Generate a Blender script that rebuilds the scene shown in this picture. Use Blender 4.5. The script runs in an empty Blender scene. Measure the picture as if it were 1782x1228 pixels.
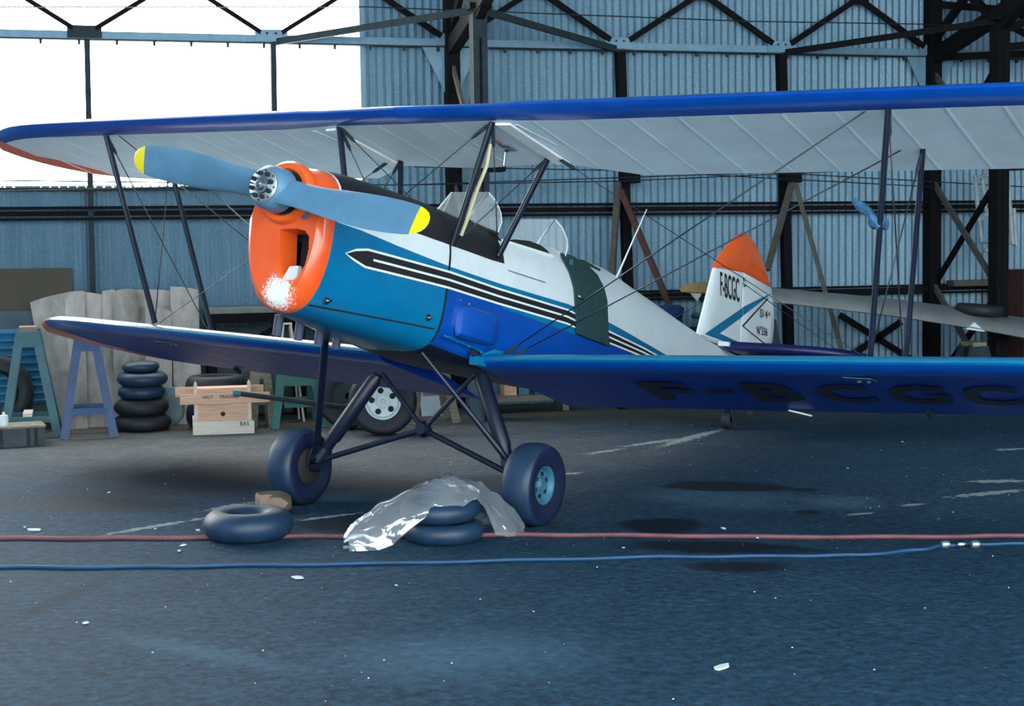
import bpy, bmesh, math, random
from mathutils import Vector, Matrix
R = random.Random(7)
sc = bpy.context.scene
COL = sc.collection

# ------------------------------------------------------------------ camera
CAM = Vector((-1.8358, -8.9524, 1.5564))
FWD = Vector((0.263905, 0.962160, -0.067848)); RGT = Vector((0.964036, -0.265404, -0.013967)); UPV = Vector((0.031446, 0.061722, 0.997598))
FPX = 2736.4; IW, IH = 1782, 1228
cd = bpy.data.cameras.new('camera'); cam = bpy.data.objects.new('camera', cd); COL.objects.link(cam)
cd.sensor_fit = 'HORIZONTAL'; cd.sensor_width = 36.0; cd.lens = FPX/IW*36.0; cd.clip_end = 200
mw = Matrix((RGT, UPV, -FWD)).transposed().to_4x4(); mw.translation = CAM
cam.matrix_world = mw
sc.camera = cam

# ------------------------------------------------------------------ daylight through the open hangar front
wd = bpy.data.worlds.new('world'); sc.world = wd; wd.use_nodes = True
bg = wd.node_tree.nodes['Background']; bg.inputs[0].default_value = (0.86, 0.97, 1.0, 1); bg.inputs[1].default_value = 7.8
WINDOW_GLOW = 9.0
sc.view_settings.view_transform = 'Standard'; sc.view_settings.look = 'None'
sc.view_settings.exposure = 0.1; sc.view_settings.gamma = 1.0; sc.view_settings.use_curve_mapping = False

# ------------------------------------------------------------------ helpers
def ray(px, py):
    return FWD + RGT*((px-IW/2)/FPX) - UPV*((py-IH/2)/FPX)
def at(px, py, Y):            # point of the hangar at depth plane Y
    r = ray(px, py); return CAM + r*((Y-CAM.y)/r.y)
def gnd(px, py, z=0.0):       # point on the floor
    r = ray(px, py); return CAM + r*((z-CAM.z)/r.z)
def lin(c):
    if isinstance(c, str):
        c = [int(c[i:i+2], 16)/255 for i in (1, 3, 5)]
        c = [v/12.92 if v <= .04045 else ((v+.055)/1.055)**2.4 for v in c]
    return (c[0], c[1], c[2], 1)
def prop_set(o, label=None, cat=None, group=None, kind=None):
    if label: o['label'] = label
    if cat: o['category'] = cat
    if group: o['group'] = group
    if kind: o['kind'] = kind
    return o
def empty(name, loc=(0, 0, 0), rz=0.0, **k):
    o = bpy.data.objects.new(name, None); COL.objects.link(o); o.location = loc; o.rotation_euler = (0, 0, rz)
    o.empty_display_size = .1
    return prop_set(o, **k)
def link(name, me, parent=None, loc=None, rot=None, **k):
    o = bpy.data.objects.new(name, me); COL.objects.link(o)
    if parent: o.parent = parent
    if loc is not None: o.location = loc
    if rot is not None: o.rotation_euler = rot
    return prop_set(o, **k)
def copy_tree(o, parent=None):
    c = o.copy(); COL.objects.link(c)
    if parent is not None: c.parent = parent
    for ch in list(o.children): copy_tree(ch, c)
    return c

class MB:
    """collects polygons, builds one mesh"""
    def __init__(s): s.v = []; s.f = []; s.m = []; s.sm = []
    def add(s, vs, fs, mi=0, smooth=False):
        b = len(s.v); s.v += [tuple(v) for v in vs]
        for i, f in enumerate(fs):
            s.f.append(tuple(b+j for j in f)); s.m.append(mi[i] if isinstance(mi, (list, tuple)) else mi); s.sm.append(smooth)
        return s
    def box(s, c, d, rot=None, mi=0):
        x, y, z = d[0]/2, d[1]/2, d[2]/2; c = Vector(c)
        p = [Vector((a, b, e)) for a in (-x, x) for b in (-y, y) for e in (-z, z)]
        if rot is not None: p = [rot @ q for q in p]
        return s.add([c+q for q in p], [(0, 1, 3, 2), (4, 6, 7, 5), (0, 4, 5, 1), (2, 3, 7, 6), (0, 2, 6, 4), (1, 5, 7, 3)], mi)
    def bar(s, a, b, w, h, up=(0, 0, 1), mi=0):     # square section between two points
        a = Vector(a); b = Vector(b); d = (b-a).normalized(); u = Vector(up)
        if abs(d.dot(u)) > .98: u = Vector((0, 1, 0)) if abs(d.y) < .9 else Vector((1, 0, 0))
        r = d.cross(u).normalized(); u = r.cross(d)
        p = []
        for q in (a, b):
            for e, g in ((-1, -1), (1, -1), (1, 1), (-1, 1)): p.append(q+r*(e*w/2)+u*(g*h/2))
        return s.add(p, [(3, 2, 1, 0), (4, 5, 6, 7), (0, 1, 5, 4), (1, 2, 6, 5), (2, 3, 7, 6), (3, 0, 4, 7)], mi)
    def tube(s, pts, r, n=8, mi=0, caps=True, flat=1.0, up=None):
        pts = [Vector(p) for p in pts]; rr = r if isinstance(r, (list, tuple)) else [r]*len(pts)
        rings = []; u = None
        for i, p in enumerate(pts):
            d = (pts[min(i+1, len(pts)-1)]-pts[max(i-1, 0)]).normalized()
            if u is None:
                u = Vector(up) if up else (Vector((0, 0, 1)) if abs(d.z) < .9 else Vector((0, 1, 0)))
            a = d.cross(u).normalized(); u = a.cross(d).normalized()
            rings.append([p+a*(math.cos(t)*rr[i]*flat)+u*(math.sin(t)*rr[i]) for t in [2*math.pi*k/n for k in range(n)]])
        return s.loft(rings, mi, caps)
    def loft(s, rings, mi=0, caps=True, close=True, smooth=True):
        n = len(rings[0]); vs = [v for r in rings for v in r]; fs = []
        for i in range(len(rings)-1):
            for k in range(n if close else n-1):
                a, b = i*n+k, i*n+(k+1) % n; fs.append((a, b, b+n, a+n))
        s.add(vs, fs, mi, smooth)
        if caps and close:
            s.add(rings[0], [tuple(reversed(range(n)))], mi); s.add(rings[-1], [tuple(range(n))], mi)
        return s
    def lathe(s, prof, c=(0, 0, 0), n=32, mi=0, axis=None, closed=True):
        """prof: (radius, height) loop revolved round axis through c"""
        ax = Vector(axis or (0, 0, 1)).normalized(); q = Vector((0, 0, 1)).rotation_difference(ax); c = Vector(c)
        rings = []
        for k in range(n):
            t = 2*math.pi*k/n
            rings.append([c+q @ Vector((r*math.cos(t), r*math.sin(t), h)) for r, h in prof])
        m = len(prof); vs = [v for r in rings for v in r]; fs = []
        for k in range(n):
            k2 = (k+1) % n
            for j in range(m if closed else m-1):
                j2 = (j+1) % m; fs.append((k*m+j, k2*m+j, k2*m+j2, k*m+j2))
        return s.add(vs, fs, mi, True)
    def cyl(s, a, b, r, n=16, mi=0): return s.tube([a, b], r, n, mi)
    def prism(s, poly, off, mi=0):       # poly: list of points, off: extrusion vector
        p = [Vector(q) for q in poly]; off = Vector(off); n = len(p)
        return s.add(p+[q+off for q in p], [tuple(reversed(range(n))), tuple(range(n, 2*n))]+[(i, (i+1) % n, n+(i+1) % n, n+i) for i in range(n)], mi)
    def mesh(s, name, mats):
        me = bpy.data.meshes.new(name); me.from_pydata(s.v, [], s.f)
        for m in (mats if isinstance(mats, (list, tuple)) else [mats]): me.materials.append(m)
        me.polygons.foreach_set('material_index', s.m); me.polygons.foreach_set('use_smooth', s.sm)
        bm = bmesh.new(); bm.from_mesh(me); bmesh.ops.remove_doubles(bm, verts=bm.verts, dist=1e-5) if any(s.sm) else None
        bmesh.ops.recalc_face_normals(bm, faces=bm.faces)
        for e in bm.edges:
            if len(e.link_faces) == 2 and e.calc_face_angle(0) > .7: e.smooth = False
        bm.to_mesh(me); bm.free(); me.update()
        return me
    def build(s, name, mats, parent=None, loc=None, rot=None, **k):
        return link(name, s.mesh(name, mats), parent, loc, rot, **k)

BOLD = [0.0]
def text_polys(txt, size=1.0):
    """flat letters as (verts, faces) in the XY plane, left bottom at 0"""
    cu = bpy.data.curves.new('lettering', 'FONT'); cu.body = txt; cu.size = size; cu.resolution_u = 3; cu.offset = BOLD[0]
    o = bpy.data.objects.new('lettering', cu); COL.objects.link(o)
    dg = bpy.context.evaluated_depsgraph_get(); dg.update(); ev = o.evaluated_get(dg); me = ev.to_mesh()
    vs = [tuple(v.co) for v in me.vertices]; fs = [tuple(p.vertices) for p in me.polygons]
    ev.to_mesh_clear(); bpy.data.objects.remove(o); bpy.data.curves.remove(cu)
    x0 = min(v[0] for v in vs); x1 = max(v[0] for v in vs); y0 = min(v[1] for v in vs); y1 = max(v[1] for v in vs)
    return [((v[0]-x0)/(x1-x0), (v[1]-y0)/(y1-y0)) for v in vs], fs
def lettering(mb, txt, O, U, V, mi=0, bold=0.0):
    """letters filling the parallelogram O, O+U (along the line), O+V (letter height)"""
    vs, fs = text_polys(txt); O, U, V = Vector(O), Vector(U), Vector(V)
    mb.add([O+U*a+V*b for a, b in vs], fs, mi)

# ------------------------------------------------------------------ materials
MATS = {}
class N:
    def __init__(s, name):
        s.m = bpy.data.materials.new(name); s.m.use_nodes = True; s.t = s.m.node_tree; s.b = s.t.nodes['Principled BSDF']; MATS[name] = s.m
    def n(s, typ, **k):
        x = s.t.nodes.new(typ)
        for a, b in k.items(): setattr(x, a, b)
        return x
    def l(s, a, b): s.t.links.new(a, b)
    def set(s, **k):
        for a, v in k.items():
            s.b.inputs[a.replace('_', ' ')].default_value = v
        return s
    def coord(s, out='Object'):
        return s.n('ShaderNodeTexCoord').outputs[out]
    def noise(s, scale, detail=4, rough=.6, vec=None, stretch=None):
        x = s.n('ShaderNodeTexNoise'); x.inputs['Scale'].default_value = scale; x.inputs['Detail'].default_value = detail; x.inputs['Roughness'].default_value = rough
        v = vec or s.coord()
        if stretch:
            mp = s.n('ShaderNodeMapping'); mp.inputs['Scale'].default_value = stretch; s.l(v, mp.inputs[0]); v = mp.outputs[0]
        s.l(v, x.inputs['Vector']); return x.outputs['Fac']
    def ramp(s, fac, stops):
        r = s.n('ShaderNodeValToRGB'); e = r.color_ramp.elements
        while len(e) < len(stops): e.new(.5)
        for q, (p, c) in zip(e, stops): q.position = p; q.color = lin(c)
        s.l(fac, r.inputs[0]); return r.outputs[0]
    def mix(s, fac, a, b, mode='MIX'):
        x = s.n('ShaderNodeMix', data_type='RGBA', blend_type=mode)
        for sock, v in ((x.inputs['Factor'], fac), (x.inputs[6], a), (x.inputs[7], b)):
            if hasattr(v, 'is_linked'): s.l(v, sock)
            elif sock.type == 'VALUE': sock.default_value = v
            else: sock.default_value = lin(v)
        return x.outputs[2]
    def math(s, op, a, b=None, c=None):
        x = s.n('ShaderNodeMath', operation=op)
        for i, v in enumerate((a, b, c)):
            if v is None: continue
            if hasattr(v, 'is_linked'): s.l(v, x.inputs[i])
            else: x.inputs[i].default_value = v
        return x.outputs[0]
    def color(s, v): s.l(v, s.b.inputs['Base Color']); return s
    def bump(s, h, strength=.3, dist=.01):
        x = s.n('ShaderNodeBump'); x.inputs['Strength'].default_value = strength; x.inputs['Distance'].default_value = dist
        s.l(h, x.inputs['Height']); s.l(x.outputs[0], s.b.inputs['Normal']); return s

def paint(name, c, rough=.3, var=.12, scale=6, metal=0.0, dirt=None, coat=0.0, spec=.5):
    """paint with gentle tone variation and a little grime"""
    m = N(name); c = lin(c)
    lo = tuple(v*(1-var) for v in c[:3]); hi = tuple(min(1, v*(1+var)) for v in c[:3])
    col = m.ramp(m.noise(scale, 5), [(.3, lo), (.7, hi)])
    if dirt: col = m.mix(m.math('MULTIPLY', m.math('GREATER_THAN', m.noise(scale*6, 6, .75), .62), .55), col, dirt)
    m.color(col); m.set(Roughness=rough, Metallic=metal, Coat_Weight=coat, Specular_IOR_Level=spec)
    return m.m
def rough_mat(name, stops, scale, rough=.9, bump=.4, dist=.004, stretch=None, detail=8):
    m = N(name); f = m.noise(scale, detail, .7, stretch=stretch); m.color(m.ramp(f, stops)); m.set(Roughness=rough); m.bump(f, bump, dist); return m.m

# aircraft paint
ORANGE = '#f2571c'
blue = paint('blue_paint', (0.001, .150, .33), .28, .10, coat=.3)
deep = paint('deep_blue_paint', (0.0005, .064, .37), .3, .12, coat=.25)  # aircraft blue again, deepened mostly for shade put into the colour
under_blue = paint('underside_blue_paint', (0.002, .030, .28), .38, .18, 3)
white = paint('white_paint', (.68, .74, .77), .38, .05, dirt=(.5, .55, .57))
silver = paint('silver_dope', (.72, .83, .89), .42, .07, 4)
black = paint('black_paint', (.012, .011, .014), .5, .2)
strutm = paint('strut_paint', (.003, .007, .022), .42, .2)
prop_grey = paint('propeller_grey', (.095, .225, .36), .42, .12, 9)
yellow = paint('yellow_paint', '#f0d800', .4, .05)
orange = paint('orange_paint', (.9, .125, .018), .3, .08, coat=.35)
cream = paint('cream_line', (.80, .86, .84), .45, .03)
chrome = paint('chrome', (.62, .66, .68), .22, .1, metal=1)
steel = paint('steel', (.30, .33, .36), .35, .15, 30, metal=.9)
alu = paint('aluminium', (.52, .58, .62), .4, .12, 20, metal=.85)
wire = paint('bracing_wire', (.01, .015, .025), .4)
green = paint('green_canvas', (.012, .045, .05), .75, .25, 20)
hose_cream = paint('cream_hose', (.50, .45, .30), .5)
bright_white = paint('bright_white_tape', (.9, .93, .93), .4)
tyre_side = paint('tyre_sidewall', (.004, .010, .038), .5, .3, 9)
tail_navy = paint('tail_navy_paint', (.001, .005, .075), .4, .2, 4)
belly = paint('dark_belly', (.006, .010, .028), .45, .3, 5)  # near-black colour for the lowest fuselage faces
exh_grey = paint('exhaust_grey', (.05, .06, .11), .6)
rubber = paint('rubber', (.008, .011, .02), .62, .35, 12)
rubber_b = paint('worn_rubber', (.008, .028, .066), .5, .3, 9, dirt=(.025, .05, .08))
dark = paint('cockpit_dark', (.008, .008, .009), .8)
m = N('nose_orange'); o = m.coord(); mp = m.n('ShaderNodeVectorMath', operation='SUBTRACT'); m.l(o, mp.inputs[0]); mp.inputs[1].default_value = (.015, -1.46, 1.07)
vl = m.n('ShaderNodeVectorMath', operation='LENGTH'); m.l(mp.outputs[0], vl.inputs[0])
d_ = m.math('ADD', m.math('MULTIPLY', vl.outputs[1], 6.0), m.math('MULTIPLY', m.noise(75, 10, .9), 2.6))
m.color(m.mix(m.math('LESS_THAN', d_, 1.78), m.ramp(m.noise(6), [(.3, (.80, .085, .011)), (.7, (.90, .12, .02))]), (.86, .88, .86))); m.set(Roughness=.3, Coat_Weight=.4)
nose_orange = m.m
m = N('windscreen_perspex'); m.set(Base_Color=(.75, .82, .86, 1), Roughness=.12)
tr = m.n('ShaderNodeBsdfTransparent'); mx = m.n('ShaderNodeMixShader'); mx.inputs[0].default_value = .20
m.l(tr.outputs[0], mx.inputs[1]); m.l(m.b.outputs[0], mx.inputs[2]); m.l(mx.outputs[0], m.t.nodes['Material Output'].inputs[0]); perspex = m.m
m = N('clear_plastic_sheet'); m.t.nodes.remove(m.b)
tr = m.n('ShaderNodeBsdfTransparent'); tr.inputs[0].default_value = (.90, .92, .94, 1); gs = m.n('ShaderNodeBsdfGlossy'); gs.inputs['Roughness'].default_value = .09; gs.inputs[0].default_value = (.95, .97, 1, 1)
df = m.n('ShaderNodeBsdfDiffuse'); df.inputs[0].default_value = (.62, .66, .70, 1); lw = m.n('ShaderNodeLayerWeight'); lw.inputs[0].default_value = .35
m1 = m.n('ShaderNodeMixShader'); m2 = m.n('ShaderNodeMixShader')
m.l(m.math('ADD', .07, m.math('MULTIPLY', m.noise(7, 5), .28)), m1.inputs[0]); m.l(tr.outputs[0], m1.inputs[1]); m.l(df.outputs[0], m1.inputs[2])
m.l(m.math('ADD', .10, m.math('MULTIPLY', lw.outputs['Fresnel'], .6)), m2.inputs[0]); m.l(m1.outputs[0], m2.inputs[1]); m.l(gs.outputs[0], m2.inputs[2]); m.l(m2.outputs[0], m.t.nodes['Material Output'].inputs[0]); plastic = m.m
# hangar
def sheet_mat(name, a, b, rough=.5):
    m = N(name); info = m.n('ShaderNodeObjectInfo')
    f = m.noise(2.2, 5, .6, stretch=(6, 1, .35)); sp = m.noise(55, 4, .8)
    c = m.ramp(f, [(.25, a), (.75, b)])
    c = m.mix(m.math('MULTIPLY', info.outputs['Random'], .22), c, tuple(v*.55 for v in lin(a)[:3]))
    c = m.mix(m.ramp(sp, [(.5, (0, 0, 0)), (.68, (.5, .5, .5))]), c, (.36, .48, .57)); c = m.mix(m.ramp(m.noise(80, 4, .8), [(.3, (.45, .45, .45)), (.46, (0, 0, 0))]), c, (.05, .12, .18))
    m.color(c); m.set(Roughness=rough, Metallic=.25); return m.m
galv = sheet_mat('galvanised_sheet', (.10, .215, .305), (.20, .32, .415))
girder = paint('dark_steelwork', (.0045, .004, .006), .8, .3, 15, spec=.15)
girder2 = paint('grey_steelwork', (.022, .034, .042), .75, .3, 15, spec=.2)
chordm = paint('pale_blue_steelwork', (.14, .26, .36), .5, .15, 12)
rust = paint('rusty_brown_steel', (.07, .022, .018), .7, .3, 12)
tan = paint('dull_wooden_pole', (.075, .075, .06), .8, .3, 12)
m = N('translucent_roof_light'); f = m.noise(1.5, 3, .5, stretch=(8, 1, .3))
m.color(m.ramp(f, [(.3, (.8, .82, .8)), (.7, (.9, .9, .88))])); m.l(m.ramp(f, [(.2, (.93, .93, .86)), (.8, (1, .97, .88))]), m.b.inputs['Emission Color']); m.set(Emission_Strength=WINDOW_GLOW, Roughness=.6); glow = m.m
wood = rough_mat('pale_pine', [(.25, (.48, .27, .18)), (.6, (.74, .46, .33)), (.85, (.84, .58, .45))], 5, .8, .2, .002, (1, 6, 12))
wood_l = rough_mat('bleached_pine', [(.25, (.55, .47, .39)), (.7, (.75, .68, .60))], 6, .8, .2, .002, (1, 6, 12))
wood_g = rough_mat('weathered_wood', [(.25, (.10, .09, .07)), (.75, (.30, .26, .20))], 6, .9, .3, .002, (3, 3, 10))
brown = rough_mat('brown_board', [(.25, (.05, .042, .03)), (.75, (.085, .072, .05))], 2, .8, .1, .002)
cement = rough_mat('weathered_cement_sheet', [(.28, (.22, .20, .18)), (.5, (.42, .375, .35)), (.72, (.58, .51, .47))], 3.2, .95, .25, .003, (1.6, 1.6, .7), 10)
cement_d = rough_mat('lichen_stained_cement_sheet', [(.25, (.13, .13, .12)), (.5, (.33, .30, .275)), (.75, (.50, .44, .40))], 4.5, .95, .25, .003, (1.4, 1.4, .6), 10)
teal = paint('teal_trestle_paint', (.013, .095, .12), .55, .2, 9, dirt=(.2, .28, .28))
blue_t = paint('blue_trestle_paint', (.003, .045, .155), .5, .2, 9, dirt=(.15, .25, .35))
green_t = paint('green_trestle_paint', (.025, .13, .12), .6, .2, 9, dirt=(.25, .3, .25))
blue_sheet = paint('blue_corrugated_paint', (.012, .12, .24), .4, .2, 5)
blue_grey = paint('blue_grey_panel', (.05, .085, .11), .7, .3, 4)
hub_white = paint('white_wheel_paint', (.62, .70, .74), .4, .1, 12)
hub_blue = paint('grey_blue_wheel_paint', (.035, .14, .22), .5, .2, 15)
stone = rough_mat('brown_stone', [(.3, (.03, .028, .022)), (.7, (.10, .08, .055))], 9, .9, .6, .01)
stone_l = rough_mat('pink_broken_stone', [(.3, (.20, .13, .10)), (.7, (.32, .22, .17))], 12, .9, .4, .01)
hose_red = paint('red_hose_rubber', (.16, .055, .07), .6, .3, 6)
cable_blue = paint('blue_cable_sheath', (.006, .05, .13), .5, .2, 6)
paper = paint('white_scrap', (.6, .66, .68), .8)
tarp = paint('blue_tarpaulin', (.01, .05, .2), .55, .3, 8)
wing_cream = rough_mat('dusty_cream_fabric', [(.3, (.13, .145, .155)), (.7, (.25, .26, .265))], 2.5, .55, .05, .002, (1, 2, 1))
wing_gold = paint('varnished_wingtip', (.40, .27, .10), .35, .2, 5)
frame_white = paint('dirty_white_tube', (.34, .42, .44), .6, .2, 15)
# asphalt floor with oil stains, chalky scrapes and a dirt strip along the wall
m = N('asphalt_floor'); P = m.coord()
big = m.noise(.55, 6, .62, P); mid = m.noise(3.2, 8, .72, P); fine = m.noise(42, 6, .8, P); grit = m.noise(120, 3, .7, P)
c = m.ramp(mid, [(.25, (.008, .034, .066)), (.55, (.017, .058, .105)), (.8, (.036, .095, .155))])
med = m.noise(13, 6, .75, P); c = m.mix(m.ramp(med, [(.42, (0, 0, 0)), (.62, (.55, .55, .55))]), c, (.006, .022, .042)); c = m.mix(m.ramp(m.noise(7, 7, .8, P), [(.56, (0, 0, 0)), (.72, (.5, .5, .5))]), c, (.06, .125, .185))
c = m.mix(m.math('MULTIPLY', big, .45), c, (.010, .038, .072))
c = m.mix(m.math('MULTIPLY', m.math('GREATER_THAN', fine, .64), .4), c, (.07, .13, .19))
c = m.mix(m.math('MULTIPLY', m.math('LESS_THAN', grit, .36), .5), c, (.02, .022, .026))
tex1 = m.ramp(m.noise(22, 9, .78, P), [(.34, (.30, .34, .38)), (.5, (.95, .95, .95)), (.68, (2.1, 1.9, 1.75))]); c = m.mix(1.0, c, tex1, 'MULTIPLY')
sx = m.n('ShaderNodeSeparateXYZ'); m.l(P, sx.inputs[0])
def blob(cx, cy, a, b, ang, soft=.5, nz=.9, nscale=4.0):
    mp = m.n('ShaderNodeMapping', vector_type='TEXTURE'); mp.inputs['Location'].default_value = (cx, cy, 0); mp.inputs['Rotation'].default_value = (0, 0, ang); mp.inputs['Scale'].default_value = (a, b, 1)
    m.l(P, mp.inputs[0]); v = m.n('ShaderNodeVectorMath', operation='LENGTH'); m.l(mp.outputs[0], v.inputs[0])
    d = m.math('ADD', v.outputs[1], m.math('MULTIPLY', m.math('SUBTRACT', m.noise(nscale, 6, .7, P), .5), nz*2))
    r = m.n('ShaderNodeMapRange'); r.inputs['From Min'].default_value = 1+soft/2; r.inputs['From Max'].default_value = 1-soft/2; m.l(d, r.inputs['Value']); return r.outputs[0]
def union(l):
    x = l[0]
    for y in l[1:]: x = m.math('MAXIMUM', x, y)
    return x
def gb(px0, py0, px1, py1, w, **k):
    a, b = gnd(px0, py0), gnd(px1, py1); c0 = (a+b)/2; d = b-a
    return blob(c0.x, c0.y, max(d.length/2, .01), w, math.atan2(d.y, d.x), **k)
# dirt and straw along the back wall
dirtm = m.n('ShaderNodeMapRange'); dirtm.inputs['From Min'].default_value = 3.3; dirtm.inputs['From Max'].default_value = 5.3
m.l(m.math('ADD', sx.outputs[1], m.math('MULTIPLY', m.math('SUBTRACT', mid, .5), 2.2)), dirtm.inputs['Value'])
c = m.mix(m.math('MULTIPLY', dirtm.outputs[0], .75), c, m.ramp(fine, [(.3, (.07, .055, .04)), (.7, (.17, .14, .10))]))
daylit = blob(-.1, 2.9, 2.6, 1.35, -.2, 1.2, .5, 1.2)  # tan pool of window daylight painted into the floor colour
c = m.mix(m.math('MULTIPLY', daylit, .55), c, m.ramp(mid, [(.3, (.085, .078, .07)), (.7, (.15, .14, .13))]))
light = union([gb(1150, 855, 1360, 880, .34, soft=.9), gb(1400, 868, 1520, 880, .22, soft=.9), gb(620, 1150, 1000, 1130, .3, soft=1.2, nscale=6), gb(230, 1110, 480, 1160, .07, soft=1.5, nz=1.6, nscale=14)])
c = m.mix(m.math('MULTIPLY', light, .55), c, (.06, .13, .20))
oil = union([gb(1150, 843, 1375, 849, .20, soft=.2, nz=.5), gb(1380, 851, 1425, 853, .08, soft=.3, nz=.4), gb(1080, 912, 1230, 915, .24, soft=.3, nz=.5),
             gb(1080, 948, 1420, 955, .16, soft=.5, nz=.7), gb(1200, 985, 1370, 988, .14, soft=.5, nz=.7), gb(1385, 890, 1430, 892, .07, soft=.3, nz=.4),
             gb(520, 905, 720, 915, .30, soft=.6, nz=.5), gb(250, 815, 480, 850, .8, soft=.9, nz=.5), gb(20, 870, 330, 880, .30, soft=.9), gb(560, 850, 1000, 830, .25, soft=.9)])
c = m.mix(m.math('MULTIPLY', oil, .9), c, (.0015, .006, .015))
track = gb(0, 1090, 230, 985, .055, soft=.9, nz=.15)
c = m.mix(m.math('MULTIPLY', track, .5), c, (.006, .016, .026))
scr = union([gb(195, 928, 330, 905, .035, soft=.4, nz=1.9, nscale=20), gb(330, 905, 450, 888, .03, soft=.4, nz=1.8, nscale=20), gb(360, 888, 440, 874, .05, soft=.4, nz=1.9, nscale=20),
             gb(520, 905, 620, 893, .03, soft=.4, nz=1.8, nscale=20), gb(1020, 790, 1080, 781, .035, soft=.4, nz=1.9, nscale=20), gb(1090, 776, 1190, 762, .045, soft=.4, nz=1.9, nscale=18),
             gb(1150, 776, 1250, 748, .06, soft=.4, nz=1.9, nscale=18), gb(1660, 864, 1782, 852, .05, soft=.4, nz=1.9, nscale=18), gb(1690, 838, 1782, 836, .06, soft=.4, nz=1.9, nscale=18),
             gb(1570, 880, 1608, 876, .03, soft=.4, nz=.7, nscale=9), gb(1735, 783, 1782, 780, .05, soft=.4, nz=1.9, nscale=18), gb(1475, 896, 1515, 892, .03, soft=.4, nz=1, nscale=9),
             gb(980, 825, 1010, 822, .035, soft=.4, nz=1.8, nscale=20)])
c = m.mix(m.math('MULTIPLY', scr, .75), c, (.30, .34, .35))
c = m.mix(.6, c, m.ramp(m.noise(16, 9, .8, P), [(.36, (.45, .45, .45)), (.5, (1, 1, 1)), (.66, (1.6, 1.6, 1.6))]), 'MULTIPLY'); m.color(c); m.set(Specular_IOR_Level=.18)
rg = m.n('ShaderNodeMapRange'); rg.inputs['To Min'].default_value = .82; rg.inputs['To Max'].default_value = .7; m.l(oil, rg.inputs['Value']); m.l(rg.outputs[0], m.b.inputs['Roughness'])
m.bump(m.math('ADD', m.math('MULTIPLY', fine, .5), mid), .35, .006); asphalt = m.m
# ================================================================== the hangar
WY = 5.95                       # inner face of the back wall
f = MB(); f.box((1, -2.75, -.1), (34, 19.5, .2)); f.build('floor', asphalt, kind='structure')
def sheet_mesh(name, w, h, pitch, amp, mat, seg=6, thick=False):
    w += pitch*1.0; n = int(round(w/pitch)*seg); vs = []; fs = []
    for i in range(n+1):
        x = w*i/n; y = amp*math.cos(2*math.pi*i/seg)
        vs += [(x, y, 0), (x, y, h)]
    for i in range(n): fs.append((2*i, 2*i+2, 2*i+3, 2*i+1))
    mb = MB(); mb.add(vs, fs, 0, True); return mb.mesh(name, mat)
wall = empty('wall_back', (0, WY, 0), kind='structure')
SW = .0768*11
lo_m = sheet_mesh('corrugated_sheet_lower', SW, 2.20, .0768, .011, galv)
up_m = sheet_mesh('corrugated_sheet_upper', SW, 2.15, .0768, .011, galv)
fine_m = sheet_mesh('corrugated_sheet_fine', .79, 2.16, .0395, .008, galv)
x = .82; k = 0
while x < 11.5:
    for me, z in ((lo_m, 0), (up_m, 2.17), (up_m, 4.29)):
        link('corrugated_sheet', me, wall, (x, .003*((k % 2)*2-1)+(.006 if z else 0), z))
    x += SW-.0; k += 1
x = .82-.79
while x > -9:
    link('corrugated_sheet', fine_m, wall, (x, .003*((k % 2)*2-1), 0)); x -= .79; k += 1
win = empty('window_1', (0, WY, 2.14), kind='structure')
pane_m = sheet_mesh('translucent_pane', SW, 2.16, .0768, .011, glow)
x = .82-SW; k = 0
while x > -9.5:
    for z in (.0, 2.14): link('pane', pane_m, win, (x, .003*((k % 2)*2-1)+.01, z))
    x -= SW; k += 1
mb = MB(); mb.box((-4.2, -.03, -.015), (10.05, .05, .03)); mb.build('window_sill', girder2, win)
mb = MB(); mb.box((.82, -.005, 2.15), (.05, .035, 4.3)); mb.build('window_jamb', chordm, win)
# side walls, roof: outside the picture, they shape the light
for nm, X in (('wall_left', -9.5), ('wall_right', 11.9)):
    w = empty(nm, (X, 0, 0), kind='structure'); mb = MB(); mb.box((0, -3, 3.2), (.1, 18, 6.4)); mb.build('cladding', galv, w)
ap = MB(); ap.box((1, -42.5, -.1), (110, 60, .2)); ap.build('bounce_apron', paint('pale_concrete', (.70, .71, .70), .9), kind='structure')  # unseen ground outside, made pale to bounce daylight under the wings
wf = empty('front_shade', (0, -12, 0), kind='structure'); mb = MB(); mb.box((10.7, 0, 3.2), (2.4, .1, 6.4)); mb.build('light_blocker', galv, wf)  # unseen panel added across the front's right end to darken that side
mb = MB(); mb.box((1.2, -3, 6.5), (21.6, 18, .12)); mb.build('ceiling', galv, kind='structure')
# girts (horizontal rails), columns, lattice of the wall
def wb(name, a, b, w, h, mat, up=(0, 0, 1)):
    q = Vector((0, WY, 0)); mb = MB(); mb.bar(Vector(a)-q, Vector(b)-q, w, h, up); return mb.build(name, mat, wall)
YS = WY-.07
def channel(name, z, h, mat, x0=-9, x1=11.6):
    mb = MB(); y = -.075
    mb.box(((x0+x1)/2, y, z), (x1-x0, .025, h*.35)); mb.box(((x0+x1)/2, y-.03, z+h*.4), (x1-x0, .075, h*.2)); mb.box(((x0+x1)/2, y-.03, z-h*.4), (x1-x0, .075, h*.2))
    return mb.build(name, mat, wall)
channel('girt', 1.905, .125, girder)
channel('girt', 1.045, .10, girder, 1.7, 11.6)
mb = MB(); mb.box((1.3, -.085, 3.50), (20, .05, .075)); mb.build('truss_chord', chordm, wall)
mb = MB(); mb.box((1.3, -.085, 3.462), (20.0, .08, .012)); mb.build('truss_chord_flange', girder2, wall)
for x in [-2.1+.33*i for i in range(34)]:
    mb = MB(); mb.box((x, -.12, 3.44), (.022, .03, .05)); mb.build('hook_bolt', girder2, wall)
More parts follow.
